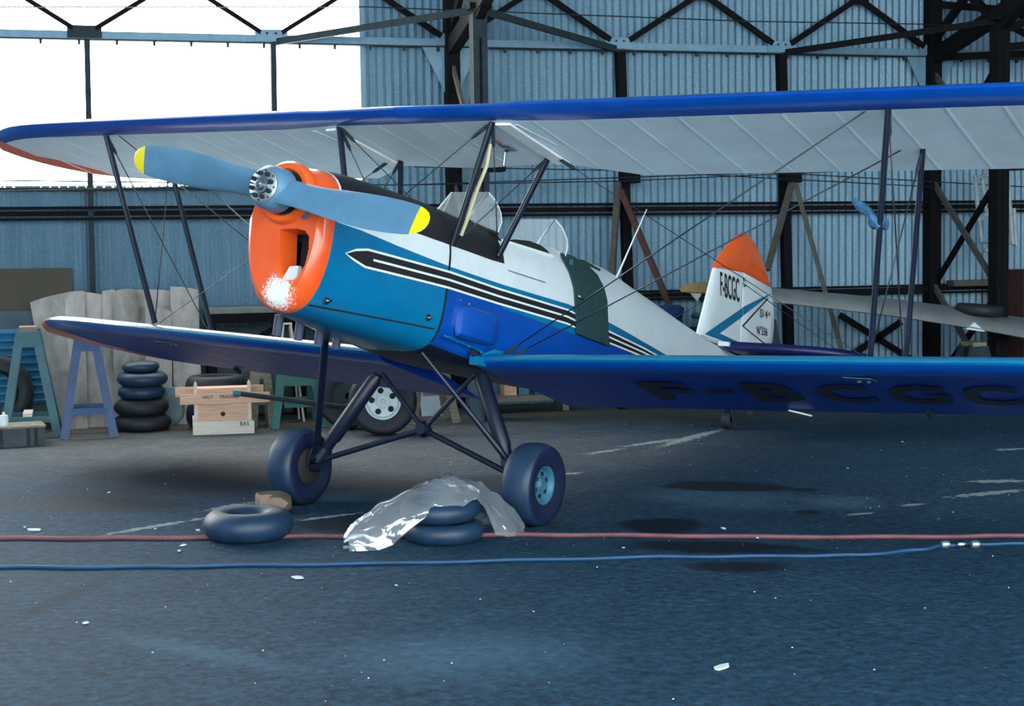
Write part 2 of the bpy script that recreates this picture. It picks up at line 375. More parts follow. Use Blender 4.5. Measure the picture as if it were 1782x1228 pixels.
nodes = [-5.1, -3.41, -1.72, -.05, 1.66, 3.36, 5.09, 6.80, 8.5, 10.2]
for i, x in enumerate(nodes):
    big = x in (1.66, 6.80)
    if not big:
        w = .085 if x > 2 else .05
        wb('column', (x+.02, YS, 3.47), (x+.11 if x > 2 else x-.01, YS, 0), w, .10, girder if x > 2 else girder2)
    mb = MB(); mb.box((x, -.125, 3.53), (.30, .012, .11)); mb.build('gusset_plate', chordm if x > -.5 else girder2, wall)
    if not big:
        for b in (-.11, -.04, .04, .11):
            mb = MB(); mb.cyl((x+b, -.125, 3.55), (x+b, -.142, 3.55), .011, 8); mb.build('rivet', girder2, wall)
    for s in (-1, 1):       # zigzag web members up to the eaves
        xa = x+s*.85
        wb('web_member', (x+s*.10, YS-.06, 3.56), (xa-s*.02, YS-.06, 4.02), .035, .055 if x > 0 else .04, girder)
        wb('web_member', (xa, YS-.06, 4.02), (xa+s*.35, YS-.06, 4.25), .03, .05, girder) if s > 0 else None
for x in (.8, 2.51, 4.22, 5.95):
    mb = MB(); mb.box((x, -.135, 4.03), (.22, .012, .12)); mb.build('gusset_plate', girder, wall)
# poles leaning off the columns (knee braces)
wb('knee_brace', at(1076, 318, 5.75), at(1062, 520, 5.55), .055, .055, tan)
wb('knee_brace', at(1080, 330, 5.72), at(1172, 548, 5.40), .055, .055, rust)
wb('knee_brace', at(1378, 318, 5.75), at(1335, 470, 5.5), .05, .05, tan)
wb('knee_brace', at(1384, 318, 5.75), at(1465, 612, 5.5), .045, .045, tan)
wb('cross_brace', at(1462, 548, 5.8), at(1610, 640, 5.8), .04, .06, girder)
wb('cross_brace', at(1568, 560, 5.8), at(1450, 640, 5.8), .04, .06, girder)
wb('cross_brace', at(1062, 522, 5.8), at(1215, 590, 5.8), .04, .06, girder)
for x in (3.44, 5.18):
    mb = MB(); mb.box((x, -.16, 2.235), (.18, .12, .15)); mb.build('bracket_box', girder, wall)
wb('rail', at(1380, 512, 5.8), at(1660, 500, 5.8), .04, .05, girder)
# two lattice main columns standing off the wall with their knee braces
for nm, X, mat1 in (('trim_1', 1.66, girder2), ('trim_2', 6.80, girder)):
    t = empty(nm, (X, 5.3, 0), kind='structure'); yb, yf = .52, (-.52 if X < 5 else -.72)
    def tb(name, a, b, w, h, mat=girder):
        mb = MB(); mb.bar(a, b, w, h); return mb.build(name, mat, t)
    tb('post', (0, yb, 0), (0, yb, 5.9), .13, .15)
    tb('post', (.0, yf, 0), (.0, yf, 3.62), .13, .15, mat1)
    tb('post_groove', (0.0, yf-.078, 0.0), (0.0, yf-.078, 3.40), .02, .012)
    z = -.05; s = 1
    while z < 3.2:
        tb('lattice_bar', (0, yf, max(z, .02)), (0, yb, max(z, .02)+1.1), .03, .06, tan); tb('lattice_bar', (.03, yb, max(z, .02)), (.03, yf, z+1.12), .03, .06)
        z += 1.13
    tb('roof_tie', (0, yb+.02, 3.44), (0, -2.4, 4.10), .10, .15)
    tb('roof_tie', (0, yf, 3.58), (0, -3.2, 4.9), .08, .10)
    tb('roof_strut', (0, yb, 3.6), (0, yf, 4.35), .05, .08); tb('roof_strut', (0, yf, 3.6), (0, yb, 4.5), .05, .08)
    tb('roof_strut', (0.02, yf, 3.62), (0.02, -.9, 4.4), .05, .08)
    for s in (-1, 1):
        tb('plan_brace', (0, yf, 3.66), (s*1.70, yb+.04, 3.47), .035, .06, girder if X > 5 else girder2)
        mb = MB(); mb.prism([(s*.05, yb+.04, 3.46), (s*.28, yb+.04, 3.46), (s*.05, yb+.04, 3.0)], (0, -.012, 0)); mb.build('knee_plate', chordm, t)
    tb('cap_plate', (-.1, yf, 3.68), (.1, yf, 3.68), .22, .05)
    mb = MB(); mb.box((.12, yf-.05, 2.30), (.16, .18, .16)); mb.build('junction_box', girder, t)
    if X > 5:
        for a, b in (((0, yf, 3.4), (1.5, yf, 3.55)), ((0, yf, 3.55), (1.5, yf, 4.1)), ((-.3, yf, 4.2), (1.4, yf, 3.5)), ((.1, yf-.3, 4.3), (1.5, yf-.3, 3.75)), ((0, yb, 3.45), (1.6, yf, 3.42)), ((0, yb, 4.0), (1.5, yf, 3.7))):
            tb('roof_strut', a, b, .05, .07)
# slack wires strung along the wall
for i, (p, sag, mt) in enumerate((([(0, 12), (640, 12), (1300, 37), (1782, 45)], 5.2, wire), ([(0, 314), (700, 322), (1340, 300), (1782, 325)], 5.5, wire), ([(690, 322), (1080, 315), (1600, 292)], 5.45, wire), ([(720, 290), (1100, 297), (1620, 325)], 5.3, wire), ([(0, 332), (445, 322)], 5.6, tan))):
    mb = MB(); mb.tube([at(a, b, sag)-Vector((0, WY, 0)) for a, b in p], .006, 6); mb.build('strung_wire', mt, wall)
# ================================================================== the biplane (built in its own axes: x to port, y aft, z up)
TH, BK, YAW = .1979, .0241, -.8083
plane = empty('biplane', label='blue and white two-seat biplane with orange nose parked in the hangar', cat='airplane')
Q = Matrix.Rotation(BK, 3, 'Y') @ Matrix.Rotation(-TH, 3, 'X'); QI = Q.inverted()
plane.matrix_world = (Matrix.Rotation(YAW, 3, 'Z') @ Q).to_4x4()
def w2b(x, y, z): return QI @ Vector((x, y, z))     # level ground axes -> aircraft axes
def lerp_tab(tab, y):
    if y <= tab[0][0]: return tab[0][1:]
    for a, b in zip(tab, tab[1:]):
        if y <= b[0]:
            t = (y-a[0])/(b[0]-a[0]); return tuple(p+(q-p)*t for p, q in zip(a[1:], b[1:]))
    return tab[-1][1:]
#        y      w     ztop   zmid   zbot  nU   nL
ST = [(-1.475, .215, 1.690, 1.455, 1.030, 2.0, 2.2), (-1.46, .238, 1.725, 1.455, .998, 2.0, 2.2), (-1.43, .254, 1.748, 1.455, .980, 2.1, 2.3), (-1.38, .265, 1.757, 1.455, .970, 2.1, 2.4),
      (-1.2, .285, 1.768, 1.450, .955, 2.1, 2.7), (-.9, .318, 1.778, 1.425, .932, 2.2, 3.2), (-.45, .36, 1.780, 1.397, .905, 2.3, 4.2),
      (0, .362, 1.762, 1.394, .880, 2.4, 6), (.3, .362, 1.775, 1.395, .875, 2.5, 6), (.95, .362, 1.80, 1.408, .88, 2.5, 6), (1.5, .348, 1.815, 1.388, .895, 2.3, 6),
      (1.9, .325, 1.812, 1.360, .925, 2.2, 5.5), (2.26, .30, 1.772, 1.332, .962, 2.1, 5), (2.75, .262, 1.722, 1.298, 1.02, 2, 4.5), (3.27, .218, 1.655, 1.285, 1.09, 2, 4),
      (3.76, .172, 1.597, 1.285, 1.15, 2, 3.6), (4.2, .125, 1.56, 1.29, 1.2, 2, 3), (4.72, .055, 1.54, 1.32, 1.25, 2, 2.5)]
def upper_pt(y, t):           # t 0..1 from the waterline to the crown
    w, zt, zm, zb, nu, nl = lerp_tab(ST, y); a = t*math.pi/2
    return w*max(math.cos(a), 0)**(2/nu), zm+(zt-zm)*math.sin(a)**(2/nu)
def lower_pt(y, t):
    w, zt, zm, zb, nu, nl = lerp_tab(ST, y); a = t*math.pi/2
    return w*max(math.cos(a), 0)**(2/nl), zm-(zm-zb)*math.sin(a)**(2/nl)
def surf_x(y, z):
    w, zt, zm, zb, nu, nl = lerp_tab(ST, y)
    if z >= zm: return w*max(0, 1-((z-zm)/(zt-zm))**nu)**(1/nu)
    return w*max(0, 1-((zm-z)/(zm-zb))**nl)**(1/nl)
UT = [0, .12, .17, .24, .34, .46, .58, .7, .85, 1.0]
LT = [0, .1, .2, .32, .45, .58, .7, .82, .92, 1.0]
def tskew(y, z):              # paint joints on the nose lean back towards the crown
    k = max(0, 1-abs(y+1.38)/.28); return y+.38*max(0, z-1.455)*k
def shell(name, ys, mats, pick, parent=plane, keep=lambda y, t, up: True):
    mb = MB()
    for up, T, fn in ((True, UT, upper_pt), (False, LT, lower_pt)):
        for i in range(len(ys)-1):
            y0, y1 = ys[i], ys[i+1]
            for j in range(len(T)-1):
                if not keep((y0+y1)/2, (T[j]+T[j+1])/2, up): continue
                mi = pick((y0+y1)/2, (T[j]+T[j+1])/2, up)
                for s in (1, -1):
                    q = []
                    for y, t in ((y0, T[j]), (y1, T[j]), (y1, T[j+1]), (y0, T[j+1])):
                        xx, z = fn(y, t); q.append((s*xx, tskew(y, z), z))
                    mb.add(q, [(0, 1, 2, 3)] if s > 0 else [(3, 2, 1, 0)], mi, True)
    return mb.build(name, mats, parent)
# nose cowl (orange) with its intake mouth
ny = [-1.475, -1.46, -1.445, -1.43, -1.41, -1.39]
nose = shell('nose_cowl', ny, [nose_orange], lambda y, t, up: 0)
ring = [(upper_pt(-1.475, t)[0], upper_pt(-1.475, t)[1]) for t in UT]+[(-a, b) for a, b in reversed([upper_pt(-1.475, t) for t in UT[:-1]])]
ring += [(-a, b) for a, b in [lower_pt(-1.475, t) for t in LT[1:]]]+[(a, b) for a, b in reversed([lower_pt(-1.475, t) for t in LT[1:-1]])]
hole = [(a+.035, b-.005) for a, b in [(-.055, 1.40), (-.04, 1.27), (-.025, 1.15), (.02, 1.138), (.075, 1.14), (.105, 1.165), (.135, 1.22), (.148, 1.30), (.14, 1.365), (.11, 1.395), (.06, 1.405), (0, 1.405)]]
bm = bmesh.new(); ed = []
for lp in (ring, hole):
    v = [bm.verts.new((a, -1.475, b)) for a, b in lp]
    for i in range(len(v)): ed.append(bm.edges.new((v[i], v[(i+1) % len(v)])))
bmesh.ops.triangle_fill(bm, edges=ed, use_beauty=True, use_dissolve=False)
hv = set((round(a, 4), round(b, 4)) for a, b in hole)
for e in [f for f in bm.faces if all((round(v.co.x, 4), round(v.co.z, 4)) in hv for v in f.verts)]: bm.faces.remove(e)
me = bpy.data.meshes.new('nose_face'); bm.to_mesh(me); bm.free(); me.materials.append(nose_orange); link('nose_face', me, nose)
mb = MB(); n = len(hole); mb.add([(a, -1.475, b) for a, b in hole]+[(a, -1.33, b) for a, b in hole], [(i, (i+1) % n, n+(i+1) % n, n+i) for i in range(n)], 0, True); mb.build('intake_duct', orange, nose)
mb = MB(); mb.box((.085, -1.27, 1.27), (.22, .01, .30)); mb.build('intake_backplate', dark, nose)
mb = MB(); mb.lathe([(.032, -.11)]+[(r, -.11+.012*i) for i in range(18) for r in ((.046,) if i % 2 else (.036,))]+[(.032, .11)], (.128, -1.345, 1.28), 16); mb.build('engine_cylinder', steel, nose)
mb = MB(); mb.prism([(.0, -1.44, 1.136), (.10, -1.44, 1.136), (.10, -1.44, 1.215), (.045, -1.44, 1.21)], (0, .03, 0)); mb.build('intake_baffle', white, nose)
mb = MB(); mb.lathe([(.105, 0), (.125, -.03), (.15, -.035), (.165, -.015), (.165, .03), (.105, .03)], (0, -1.475, 1.585), 40, axis=(0, 1, 0)); mb.build('shaft_ring', orange, nose)
mb = MB(); mb.cyl((0, -1.47, 1.585), (0, -1.485, 1.585), .115, 32); mb.build('shaft_plate', dark, nose)
mb = MB(); mb.lathe([(.022, 0), (.042, -.004), (.042, .03), (.022, .03)], (.135, -1.47, 1.475), 20, axis=(0, 1, 0)); mb.build('oil_cooler_port', rubber, nose)
mb = MB(); mb.cyl((.135, -1.468, 1.475), (.135, -1.476, 1.475), .03, 16); mb.build('port_mesh', steel, nose)
# engine cowling, fuselage
cy = [-1.39, -1.375, -1.34, -1.28, -1.2, -1.1, -1.0, -.9, -.8, -.7, -.6, -.5, -.45]
def pickc(y, t, up):
    if not up: return 0
    if y < -1.375: return 2 if t > .3 else 0
    lim = .12 if y > -1.33 else 0
    return 2 if t < (.17 if y > -1.15 else .12) and y > -1.36 else 1
cowl = shell('engine_cowling', cy, [blue, black, white], pickc)
fy = [-.45, -.3, -.15, 0, .08, .15, .2, .3, .45, .6, .75, .82, .95, 1.05, 1.1, 1.2, 1.35, 1.5, 1.58, 1.7, 1.9, 2.1, 2.26, 2.5, 2.75, 3.0, 3.27, 3.5, 3.76, 4.0, 4.2, 4.45, 4.72]
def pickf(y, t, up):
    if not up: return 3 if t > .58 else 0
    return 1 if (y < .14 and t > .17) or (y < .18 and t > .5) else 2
def keepf(y, t, up):
    return not (up and ((.2 < y < .82 and t > .46) or (1.1 < y < 1.58 and t > .58)))
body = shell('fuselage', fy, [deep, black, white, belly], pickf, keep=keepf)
mb = MB(); mb.loft([[(s*.95*upper_pt(y, .46)[0]*(1 if e else .9), y, upper_pt(y, .46)[1]-.002 if e else 1.1) for s, e in ((1, 1), (1, 0), (-1, 0), (-1, 1))] for y in (.2, .5, .82)], 0, False, False, False)
mb.build('front_cockpit_tub', dark, body)
mb = MB(); mb.loft([[(s*.95*upper_pt(y, .58)[0]*(1 if e else .9), y, upper_pt(y, .58)[1]-.002 if e else 1.1) for s, e in ((1, 1), (1, 0), (-1, 0), (-1, 1))] for y in (1.1, 1.35, 1.58)], 0, False, False, False)
mb.build('rear_cockpit_tub', dark, body)
for y in (.2, .82, 1.1, 1.58):
    mb = MB(); lim = .46 if y < 1 else .58; p = [upper_pt(y, t) for t in UT if t >= lim-.01]
    poly = [(a, y, b) for a, b in p]+[(-a, y, b) for a, b in reversed(p[:-1])]+[(-.3, y, 1.15), (.3, y, 1.15)]
    mb.prism(poly, (0, .004 if y in (.82, 1.58) else -.004, 0)); mb.build('cockpit_bulkhead', dark, body)
for y0, y1, lim in ((.2, .82, .46), (1.1, 1.58, .58)):      # padded coamings along the sills
    for s in (1, -1):
        mb = MB(); mb.tube([(s*upper_pt(y, lim)[0], y, upper_pt(y, lim)[1]+.004) for y in [y0+(y1-y0)*i/6 for i in range(7)]], .011, 8); mb.build('cockpit_coaming', cream if y0 < 1 else green, body)
# painted stripes on both flanks
def stripe(name, mat, top, bot, off=.004, par=body, sides=(1, -1)):
    ys = sorted(set([p[0] for p in top]+[p[0] for p in bot]+[top[0][0]+(top[-1][0]-top[0][0])*i/24 for i in range(25)]))
    ys = [y for y in ys if top[0][0] <= y <= top[-1][0]]
    mb = MB()
    for s in sides:
        rows = []
        for y in ys:
            a, = lerp_tab(top, y); b, = lerp_tab(bot, y)
            rows.append([(s*(surf_x(y, b+(a-b)*u)+off), y, b+(a-b)*u) for u in (0, .5, 1)])
        mb.loft(rows, 0, False, False)
    return mb.build(name, mat, par)
Lt = [(-1.29, 1.312), (-1.22, 1.347), (-1.13, 1.366), (-.44, 1.372), (.1, 1.367), (.95, 1.377), (1.6, 1.328), (2.2, 1.300), (2.8, 1.262)]
Lb = [(-1.29, 1.308), (-1.22, 1.283), (-1.13, 1.262), (-.44, 1.272), (.1, 1.270), (.95, 1.279), (1.6, 1.243), (2.2, 1.228), (2.8, 1.205)]
W_ = .012
mid = [(y, (a+b)/2) for (y, a), (_, b) in zip(Lt, Lb)]
def sh(t, d): return [(y, z+d) for y, z in t]
def clip(t, y0): return [(y0, lerp_tab(t, y0)[0])]+[p for p in t if p[0] > y0]
stripe('white_pinstripe', cream, Lt, sh(Lt[:1], -.004)+sh(Lt[1:], -W_), .005)
stripe('black_stripe', black, [(Lt[0][0]+.012, Lt[0][1]-.002)]+sh(Lt[1:], -W_), [(Lb[0][0]+.012, Lb[0][1]+.002)]+sh(Lb[1:], W_), .004)
stripe('white_pinstripe', cream, sh(Lb[:1], .004)+sh(Lb[1:], W_), Lb, .005)
stripe('white_pinstripe', cream, sh(clip(mid, -1.08), W_/2), sh(clip(mid, -1.08), -W_/2), .006)
bl_t = [(y, lerp_tab(ST, y)[2]) for y in (-.45, .1, .95, 1.6, 2.2, 2.8)]
stripe('light_blue_band', blue, sh(bl_t, -.001), [(-.45, 1.36), (.1, 1.355), (.95, 1.367), (1.6, 1.318), (2.2, 1.29), (2.8, 1.25)], .002)
stripe('light_blue_band', blue, [(.15, 1.275), (.95, 1.282), (1.6, 1.246)], [(.15, 1.255), (.95, 1.235), (1.6, 1.225)], .002)
# cowling joint lines, latches and rear edge
mb = MB()
for s in (1, -1): mb.loft([[(s*(surf_x(y, z+d)+.003), y, z+d) for d in (-.004, .004)] for y, z in [(-1.38+.09*i, 1.022+.0016*i) for i in range(11)]], 0, False, False)
mb.build('cowling_joint', dark, cowl)
for y, z in ((-1.30, 1.06), (-.56, 1.09)):
    for s in (1, -1):
        q = Vector((s*(surf_x(y, z)), y, z)); mb = MB(); mb.lathe([(0, .012), (.016, .01), (.022, 0), (.014, -.01)], q, 16, axis=(s, 0, 0)); l_ = mb.build('cowling_latch', rubber, cowl)
        mb = MB(); mb.tube([q+Vector((s*.016, -.02, -.004)), q+Vector((s*.018, .02, .004))], .006, 8); mb.build('latch_bar', chrome, l_)
mb = MB()
for s in (1, -1): mb.loft([[(s*(surf_x(-.45, z)+.003), -.45+d, z) for d in (-.006, .012)] for z in [.93+.05*i for i in range(17)]], 0, False, False)
mb.build('cowling_rear_edge', dark, cowl)
# cooling-air outlet bulge, rivets
for s in (1, -1):
    mb = MB(); rings = []
    for y, h, d in ((-.31, .06, .0), (-.30, .088, .035), (-.25, .10, .055), (-.02, .10, .055), (.07, .095, .045), (.12, .08, .02), (.135, .07, -.005)):
        rings.append([(s*(.355+d*min(1, max(0, u))), y, 1.115+h*v) for u, v in ((-.2, -1), (.55, -.97), (.95, -.8), (1, -.4), (1, .4), (.95, .8), (.55, .97), (-.2, 1))])
    mb.loft(rings); mb.build('air_outlet_blister', deep, body)
    mb = MB(); mb.tube([(s*.363, -.42, 1.01), (s*.363, -.1, .985), (s*.363, .12, .96)], .006, 6); mb.build('panel_flange', blue, body)
    for y, z in ((-.4, 1.005), (-.28, .995), (-.16, .985), (-.02, .97), (-.3, 1.23), (-.2, 1.225), (.02, 1.215)):
        mb = MB(); mb.lathe([(0, .006), (.006, .004), (.009, -.002)], (s*.363, y, z), 8, axis=(s, 0, 0)); mb.build('rivet', chrome, body)
    mb = MB(); mb.tube([(s*.36, -.10, .955), (s*.375, -.10, .955)], .022, 12); mb.tube([(s*.36, -.03, .935), (s*.385, -.03, .935)], .018, 12); mb.build('fuel_drain', dark, body)
    mb = MB(); mb.loft([[(s*.364, y, 1.485+.012*y+d) for d in (-.003, .003)] for y in (.18, .35, .55, .64)], 0, False, False); mb.build('cockpit_door_joint', alu, body)
    mb = MB(); mb.loft([[(s*(surf_x(y, z)+.002), y+d, z) for d in (-.003, .003)] for y, z in [(.64+.01*i, 1.49+.02*i) for i in range(9)]], 0, False, False); mb.build('cockpit_door_joint', silver, body)
# exhaust stubs under the cowling, starboard
for y in (-1.26, -1.08, -.9, -.74):
    mb = MB(); mb.tube([(-.13, y, .98), (-.14, y+.01, .92), (-.15, y+.02, .875)], .025, 12); mb.build('exhaust_stub', exh_grey, cowl)
# aerial
mb = MB(); mb.tube([(0, 2.26, 1.78), (0, 2.645, 2.38)], [.007, .004], 8); mb.lathe([(0, .03), (.014, .028), (.022, 0), (.02, -.02)], (0, 2.26, 1.785), 12); mb.build('whip_aerial', white, body)
# green canvas flap hanging over the rear cockpit side
fl = [(.93, 1.69), (1.0, 1.745), (1.10, 1.765), (1.22, 1.765), (1.35, 1.735), (1.43, 1.68), (1.47, 1.60), (1.49, 1.52), (1.505, 1.42), (1.53, 1.32), (1.565, 1.225), (1.40, 1.228), (1.22, 1.232), (1.075, 1.24), (1.055, 1.32), (1.03, 1.42), (1.0, 1.52), (.96, 1.62)]
mb = MB(); n = len(fl)
def flx(y, z): return max(surf_x(y, z), .15)+.018+.05*max(0, 1.40-z)
cen = (1.23, 1.48); sc_ = (1, .9, .75, .6, .45, .3, .15); vs = []
for k_ in sc_: vs += [(flx(cen[0]+(y-cen[0])*k_, cen[1]+(z-cen[1])*k_), cen[0]+(y-cen[0])*k_, cen[1]+(z-cen[1])*k_) for y, z in fl]
vs.append((flx(*cen), cen[0], cen[1]))
fs = [(r_*n+i, r_*n+(i+1) % n, (r_+1)*n+(i+1) % n, (r_+1)*n+i) for r_ in range(len(sc_)-1) for i in range(n)]+[((len(sc_)-1)*n+i, (len(sc_)-1)*n+(i+1) % n, len(sc_)*n) for i in range(n)]
vs2 = [(a-.01, b, c_) for a, b, c_ in vs]; fs2 = [tuple(reversed([j+len(vs) for j in f_])) for f_ in fs]
mb.add(vs+vs2, fs+fs2+[(i, len(vs)+i, len(vs)+(i+1) % n, (i+1) % n) for i in range(n)], 0, True)
flap = mb.build('cockpit_flap', green, body, label='dark green canvas flap')
mb = MB(); mb.box((flx(1.02, 1.68)+.004, 1.02, 1.69), (.004, .05, .035)); mb.build('flap_patch', hub_blue, flap)
mb = MB(); mb.tube([(flx(1.03, 1.5)+.01, 1.03, 1.475), (flx(1.12, 1.47)+.014, 1.12, 1.462)], .008, 8); mb.build('flap_strap', chrome, flap)
# windscreens: flat front pane and wrapped side panes
def windscreen(dy, dz, name):
    par = None
    mb = MB(); A, B, C, D = [(s*.133, y+dy, z+dz) for s, y, z in ((-1, .02, 1.755), (1, .02, 1.755), (1, .231, 1.97), (-1, .231, 1.97))]
    mb.prism([A, B, C, D], (0, .003, .003)); root = mb.build(name, perspex, plane)
    for s in (1, -1):
        mb = MB(); q = [(.133, .02, 1.755), (.133, .231, 1.97), (.175, .262, 1.92), (.212, .272, 1.85), (.238, .25, 1.79), (.258, .19, 1.715), (.20, .08, 1.735)]
        mb.prism([(s*a, b+dy, c_+dz) for a, b, c_ in q], (s*.003, 0, .001)); sp = mb.build('side_pane', perspex, root)
        mb = MB(); mb.tube([(s*a, b+dy, c_+dz) for a, b, c_ in q[1:6]], .0045, 6); mb.build('pane_edge', cream, sp)
        mb = MB(); mb.loft([[(s*(surf_x(y+dy, z)+.004)+0, y+dy, z) for z in (0,)] for y in (0,)], 0, False, False) if False else None
        mb = MB(); mb.bar(Vector((s*.133, .02+dy, 1.757+dz)), Vector((s*.262, .185+dy, 1.705+dz)), .012, .03 if dy else .016); mb.build('screen_base', cream if dy else dark, root)
        mb = MB(); mb.tube([(s*.133, .02+dy, 1.755+dz), (s*.133, .231+dy, 1.97+dz)], .005, 6); mb.build('screen_frame', cream if s < 0 else alu, root)
    mb = MB(); mb.bar((-.135, .02+dy, 1.752+dz), (.135, .02+dy, 1.752+dz), .012, .03); mb.build('screen_base', cream if dy else dark, root)
    return root
windscreen(0, 0, 'front_windscreen'); windscreen(.84, .008, 'rear_windscreen')
# ------------------------------------------------------------------ wings
def foil(v, c):               # lower and upper height over the flat underside datum
    le = .038*max(0, 1-v/.085)**2.2
    up = .038*(1 if v > 0 else 1)+.072*(math.sin(math.pi*min(1, v)**.58))**1.0 if 0 < v < 1 else .038
    up = .038+(.075*math.sin(math.pi*v**.55) if 0 < v < 1 else 0)-.034*v
    return le, up
def make_wing(name, side, x0, x1, le0, sweep, chord, zf, inc, bottom_mat, tip_from, cut=None, parent=plane, band_from=3.5):
    """zf(x): underside height at the leading edge"""
    xs = [x0+(x1-x0)*i/22 for i in range(23)]; L = x1-tip_from
    xs = sorted(set([round(x, 4) for x in xs if x < tip_from]+[round(tip_from+L*math.sin(math.pi/2*i/12), 4) for i in range(13)]+([round(v, 4) for v in cut[:2]] if cut else [])))
    def ext(x):
        le = le0+sweep*x; te = le+chord
        if cut: te = le0+sweep*cut[0]+cut[2] if x <= cut[0] else (te if x >= cut[1] else (le0+sweep*cut[0]+cut[2])+(le0+sweep*cut[1]+chord-(le0+sweep*cut[0]+cut[2]))*(x-cut[0])/(cut[1]-cut[0]))
        if x > tip_from:
            u = (x-tip_from)/L; k = math.sqrt(max(0, 1-u**2.3)); m_ = le+chord*.36
            le2 = m_-(m_-le)*(1-u**3.2)**.75 if u < 1 else m_; te2 = m_+(te-m_)*k
            return min(le2, te2-.002), te2
        return le, te
    rings = []
    for x in xs:
        le, te = ext(x); c = te-le; band = max(.03, min(.34*min(1, max(.1, (x-band_from)/.3)), c*.6))/c; thin = min(1, c/chord*1.15)
        e_ = max(.2, 1-band); q_ = min(.14, e_*.5); V = [0, .012, .035, .07 if q_ > .1 else .05, q_]+[q_+(e_-q_)*t for t in (.3, .6, .85, 1)]+[1.0]
        lo, up = [], []
        for v in V:
            a, b = foil(v, c); y = le+v*c; zz = zf(x)-inc*(y-(le0+sweep*x))
            lo.append((side*x, y, zz+a*thin)); up.append((side*x, y, zz+max(a*thin+.0015, b*thin) if v < 1 else zz+.004))
        rings.append((V, lo, up, x))
    mb = MB(); mi = {'le': 0, 'under': 1, 'top': 2, 'tip': 3}
    for i in range(len(rings)-1):
        for j in range(9):
            tipz = rings[i][3] >= band_from and (j == 8)
            tipz = tipz or rings[i][3] >= x1-(.28 if bottom_mat is silver else .42)
            for k in (1, 2):
                q = [rings[i][k][j], rings[i+1][k][j], rings[i+1][k][j+1], rings[i][k][j+1]]
                m_ = 3 if tipz else ((4 if k == 1 and j > 0 else 0) if j < 4 else (1 if k == 1 else 2))  # lower wing's nose and top edge lighter: daylight put into the colour
                mb.add(q, [(0, 1, 2, 3)], m_, True)
        mb.add([rings[i][1][0], rings[i+1][1][0], rings[i+1][2][0], rings[i][2][0]], [(0, 1, 2, 3)], 0, True)
        mb.add([rings[i][1][9], rings[i+1][1][9], rings[i+1][2][9], rings[i][2][9]], [(0, 1, 2, 3)], 1, True)
    r0 = rings[0]; mb.add(r0[1]+r0[2][::-1], [tuple(range(20))], 1)
    w = mb.build(name, [deep if bottom_mat is silver else blue, bottom_mat, silver, orange, deep], parent)
    def und(x, v, d=.0):      # point under the wing
        le, te = ext(x); c = te-le; y = le+v*c; return Vector((side*x, y, zf(x)-inc*(y-(le0+sweep*x))-d))
    # stitched rib tapes
    x = x0+.22
    while x < x1-.25:
        t = MB(); p = []
        for v in (.15, .3, .45, .6, .75, .9, .985):
            a = und(x, v, .0005); p.append([a+Vector((-.016, 0, .001)), a+Vector((0, 0, -(.004 if bottom_mat is silver else .0018))), a+Vector((.016, 0, .001))])
        t.loft(p, 0, False, False); t.build('rib_tape', bottom_mat, w); x += .275
    return w, und, ext
def zu(g): return lambda x: 2.208+g*x
UPW = {}
for s, g in ((1, .033), (-1, .033)):
    UPW[s] = make_wing('upper_wing', s, 0, 4.2, -.658, .116, 1.16, zu(g), .0728, silver, 3.05, (.56, .98, .90), band_from=3.5)
LOW = {}
for s, g, z0 in ((1, .0577, .868), (-1, .047, .875)):
    LOW[s] = make_wing('lower_wing', s, .34, 4.05, -.10, .115, 1.22, (lambda g, z0: lambda x: z0+g*x)(g, z0), .092, under_blue, 2.95, band_from=3.4)
for s in (1, -1):             # aileron gap and hinge line, centre-section joint strips
    w, und, ext = UPW[s]
    mb = MB(); mb.loft([[und(x, v, .004) for v in (.745, .752)] for x in [1.9+.2*i for i in range(9)]], 0, False, False); mb.build('aileron_gap', cream, w)
    j0 = und(.555, .17, .004); j1 = und(.64, .17, .004); yj = und(.555, .97).y; sl = Vector((0, yj-j0.y, -.0728*(yj-j0.y))); mb = MB(); mb.prism([j0, j1, j1+sl, j0+sl], (0, 0, -.014)); mb.build('joint_strip', bright_white, w)
    mb = MB(); mb.box(und(.70, .5, .004), (.02, .75, .004)); mb.build('rib_line', silver, w)
    w, und, ext = LOW[s]
    for x, v in ((2.45, .25), (2.5, .25)):
        mb = MB(); mb.lathe([(0, -.012), (.012, -.01), (.016, 0)], und(x, v), 10); mb.build('strut_fitting', steel, w)
    mb = MB(); mb.box(und(2.47, .2, .004), (.16, .10, .004)); mb.build('inspection_plate', hub_blue, w)
    mb = MB(); mb.bar(und(2.6, .90, .005), und(2.6, .96, .03), .015, .03); mb.build('aileron_horn', dark, w)
# big registration letters under the port lower wing
w, und, ext = LOW[1]
mb = MB(); BOLD[0] = .04
for ch, xa, xb in (('F', 1.09, 1.37), ('-', 1.47, 1.64), ('B', 1.70, 2.00), ('C', 2.10, 2.40), ('G', 2.49, 2.81), ('C', 2.88, 3.18)):
    va, vb, lean = (.305, .725, .05) if ch != '-' else (.49, .56, .008)
    O = und(xa, vb, .009); lettering(mb, ch, O, und(xb, vb, .009)-O, und(xa+lean, va, .009)-O)
mb.build('registration_letters', black, w); BOLD[0] = .012
mb = MB(); mb.tube([und(1.78, .93, .012), und(1.90, .985, .03)], .006, 6); mb.build('white_cord_end', cream, w)
mb = MB(); mb.box((.37, -.05, .915), (.06, .10, .05)); mb.build('wing_root_fairing', blue, LOW[1][0])
mb = MB(); mb.tube([(.37, -.02, .95), (.38, .08, .985), (.39, .25, .985), (.39, .5, .95)], [.012, .022, .022, .01], 10); mb.build('wing_root_fillet', blue, LOW[1][0])
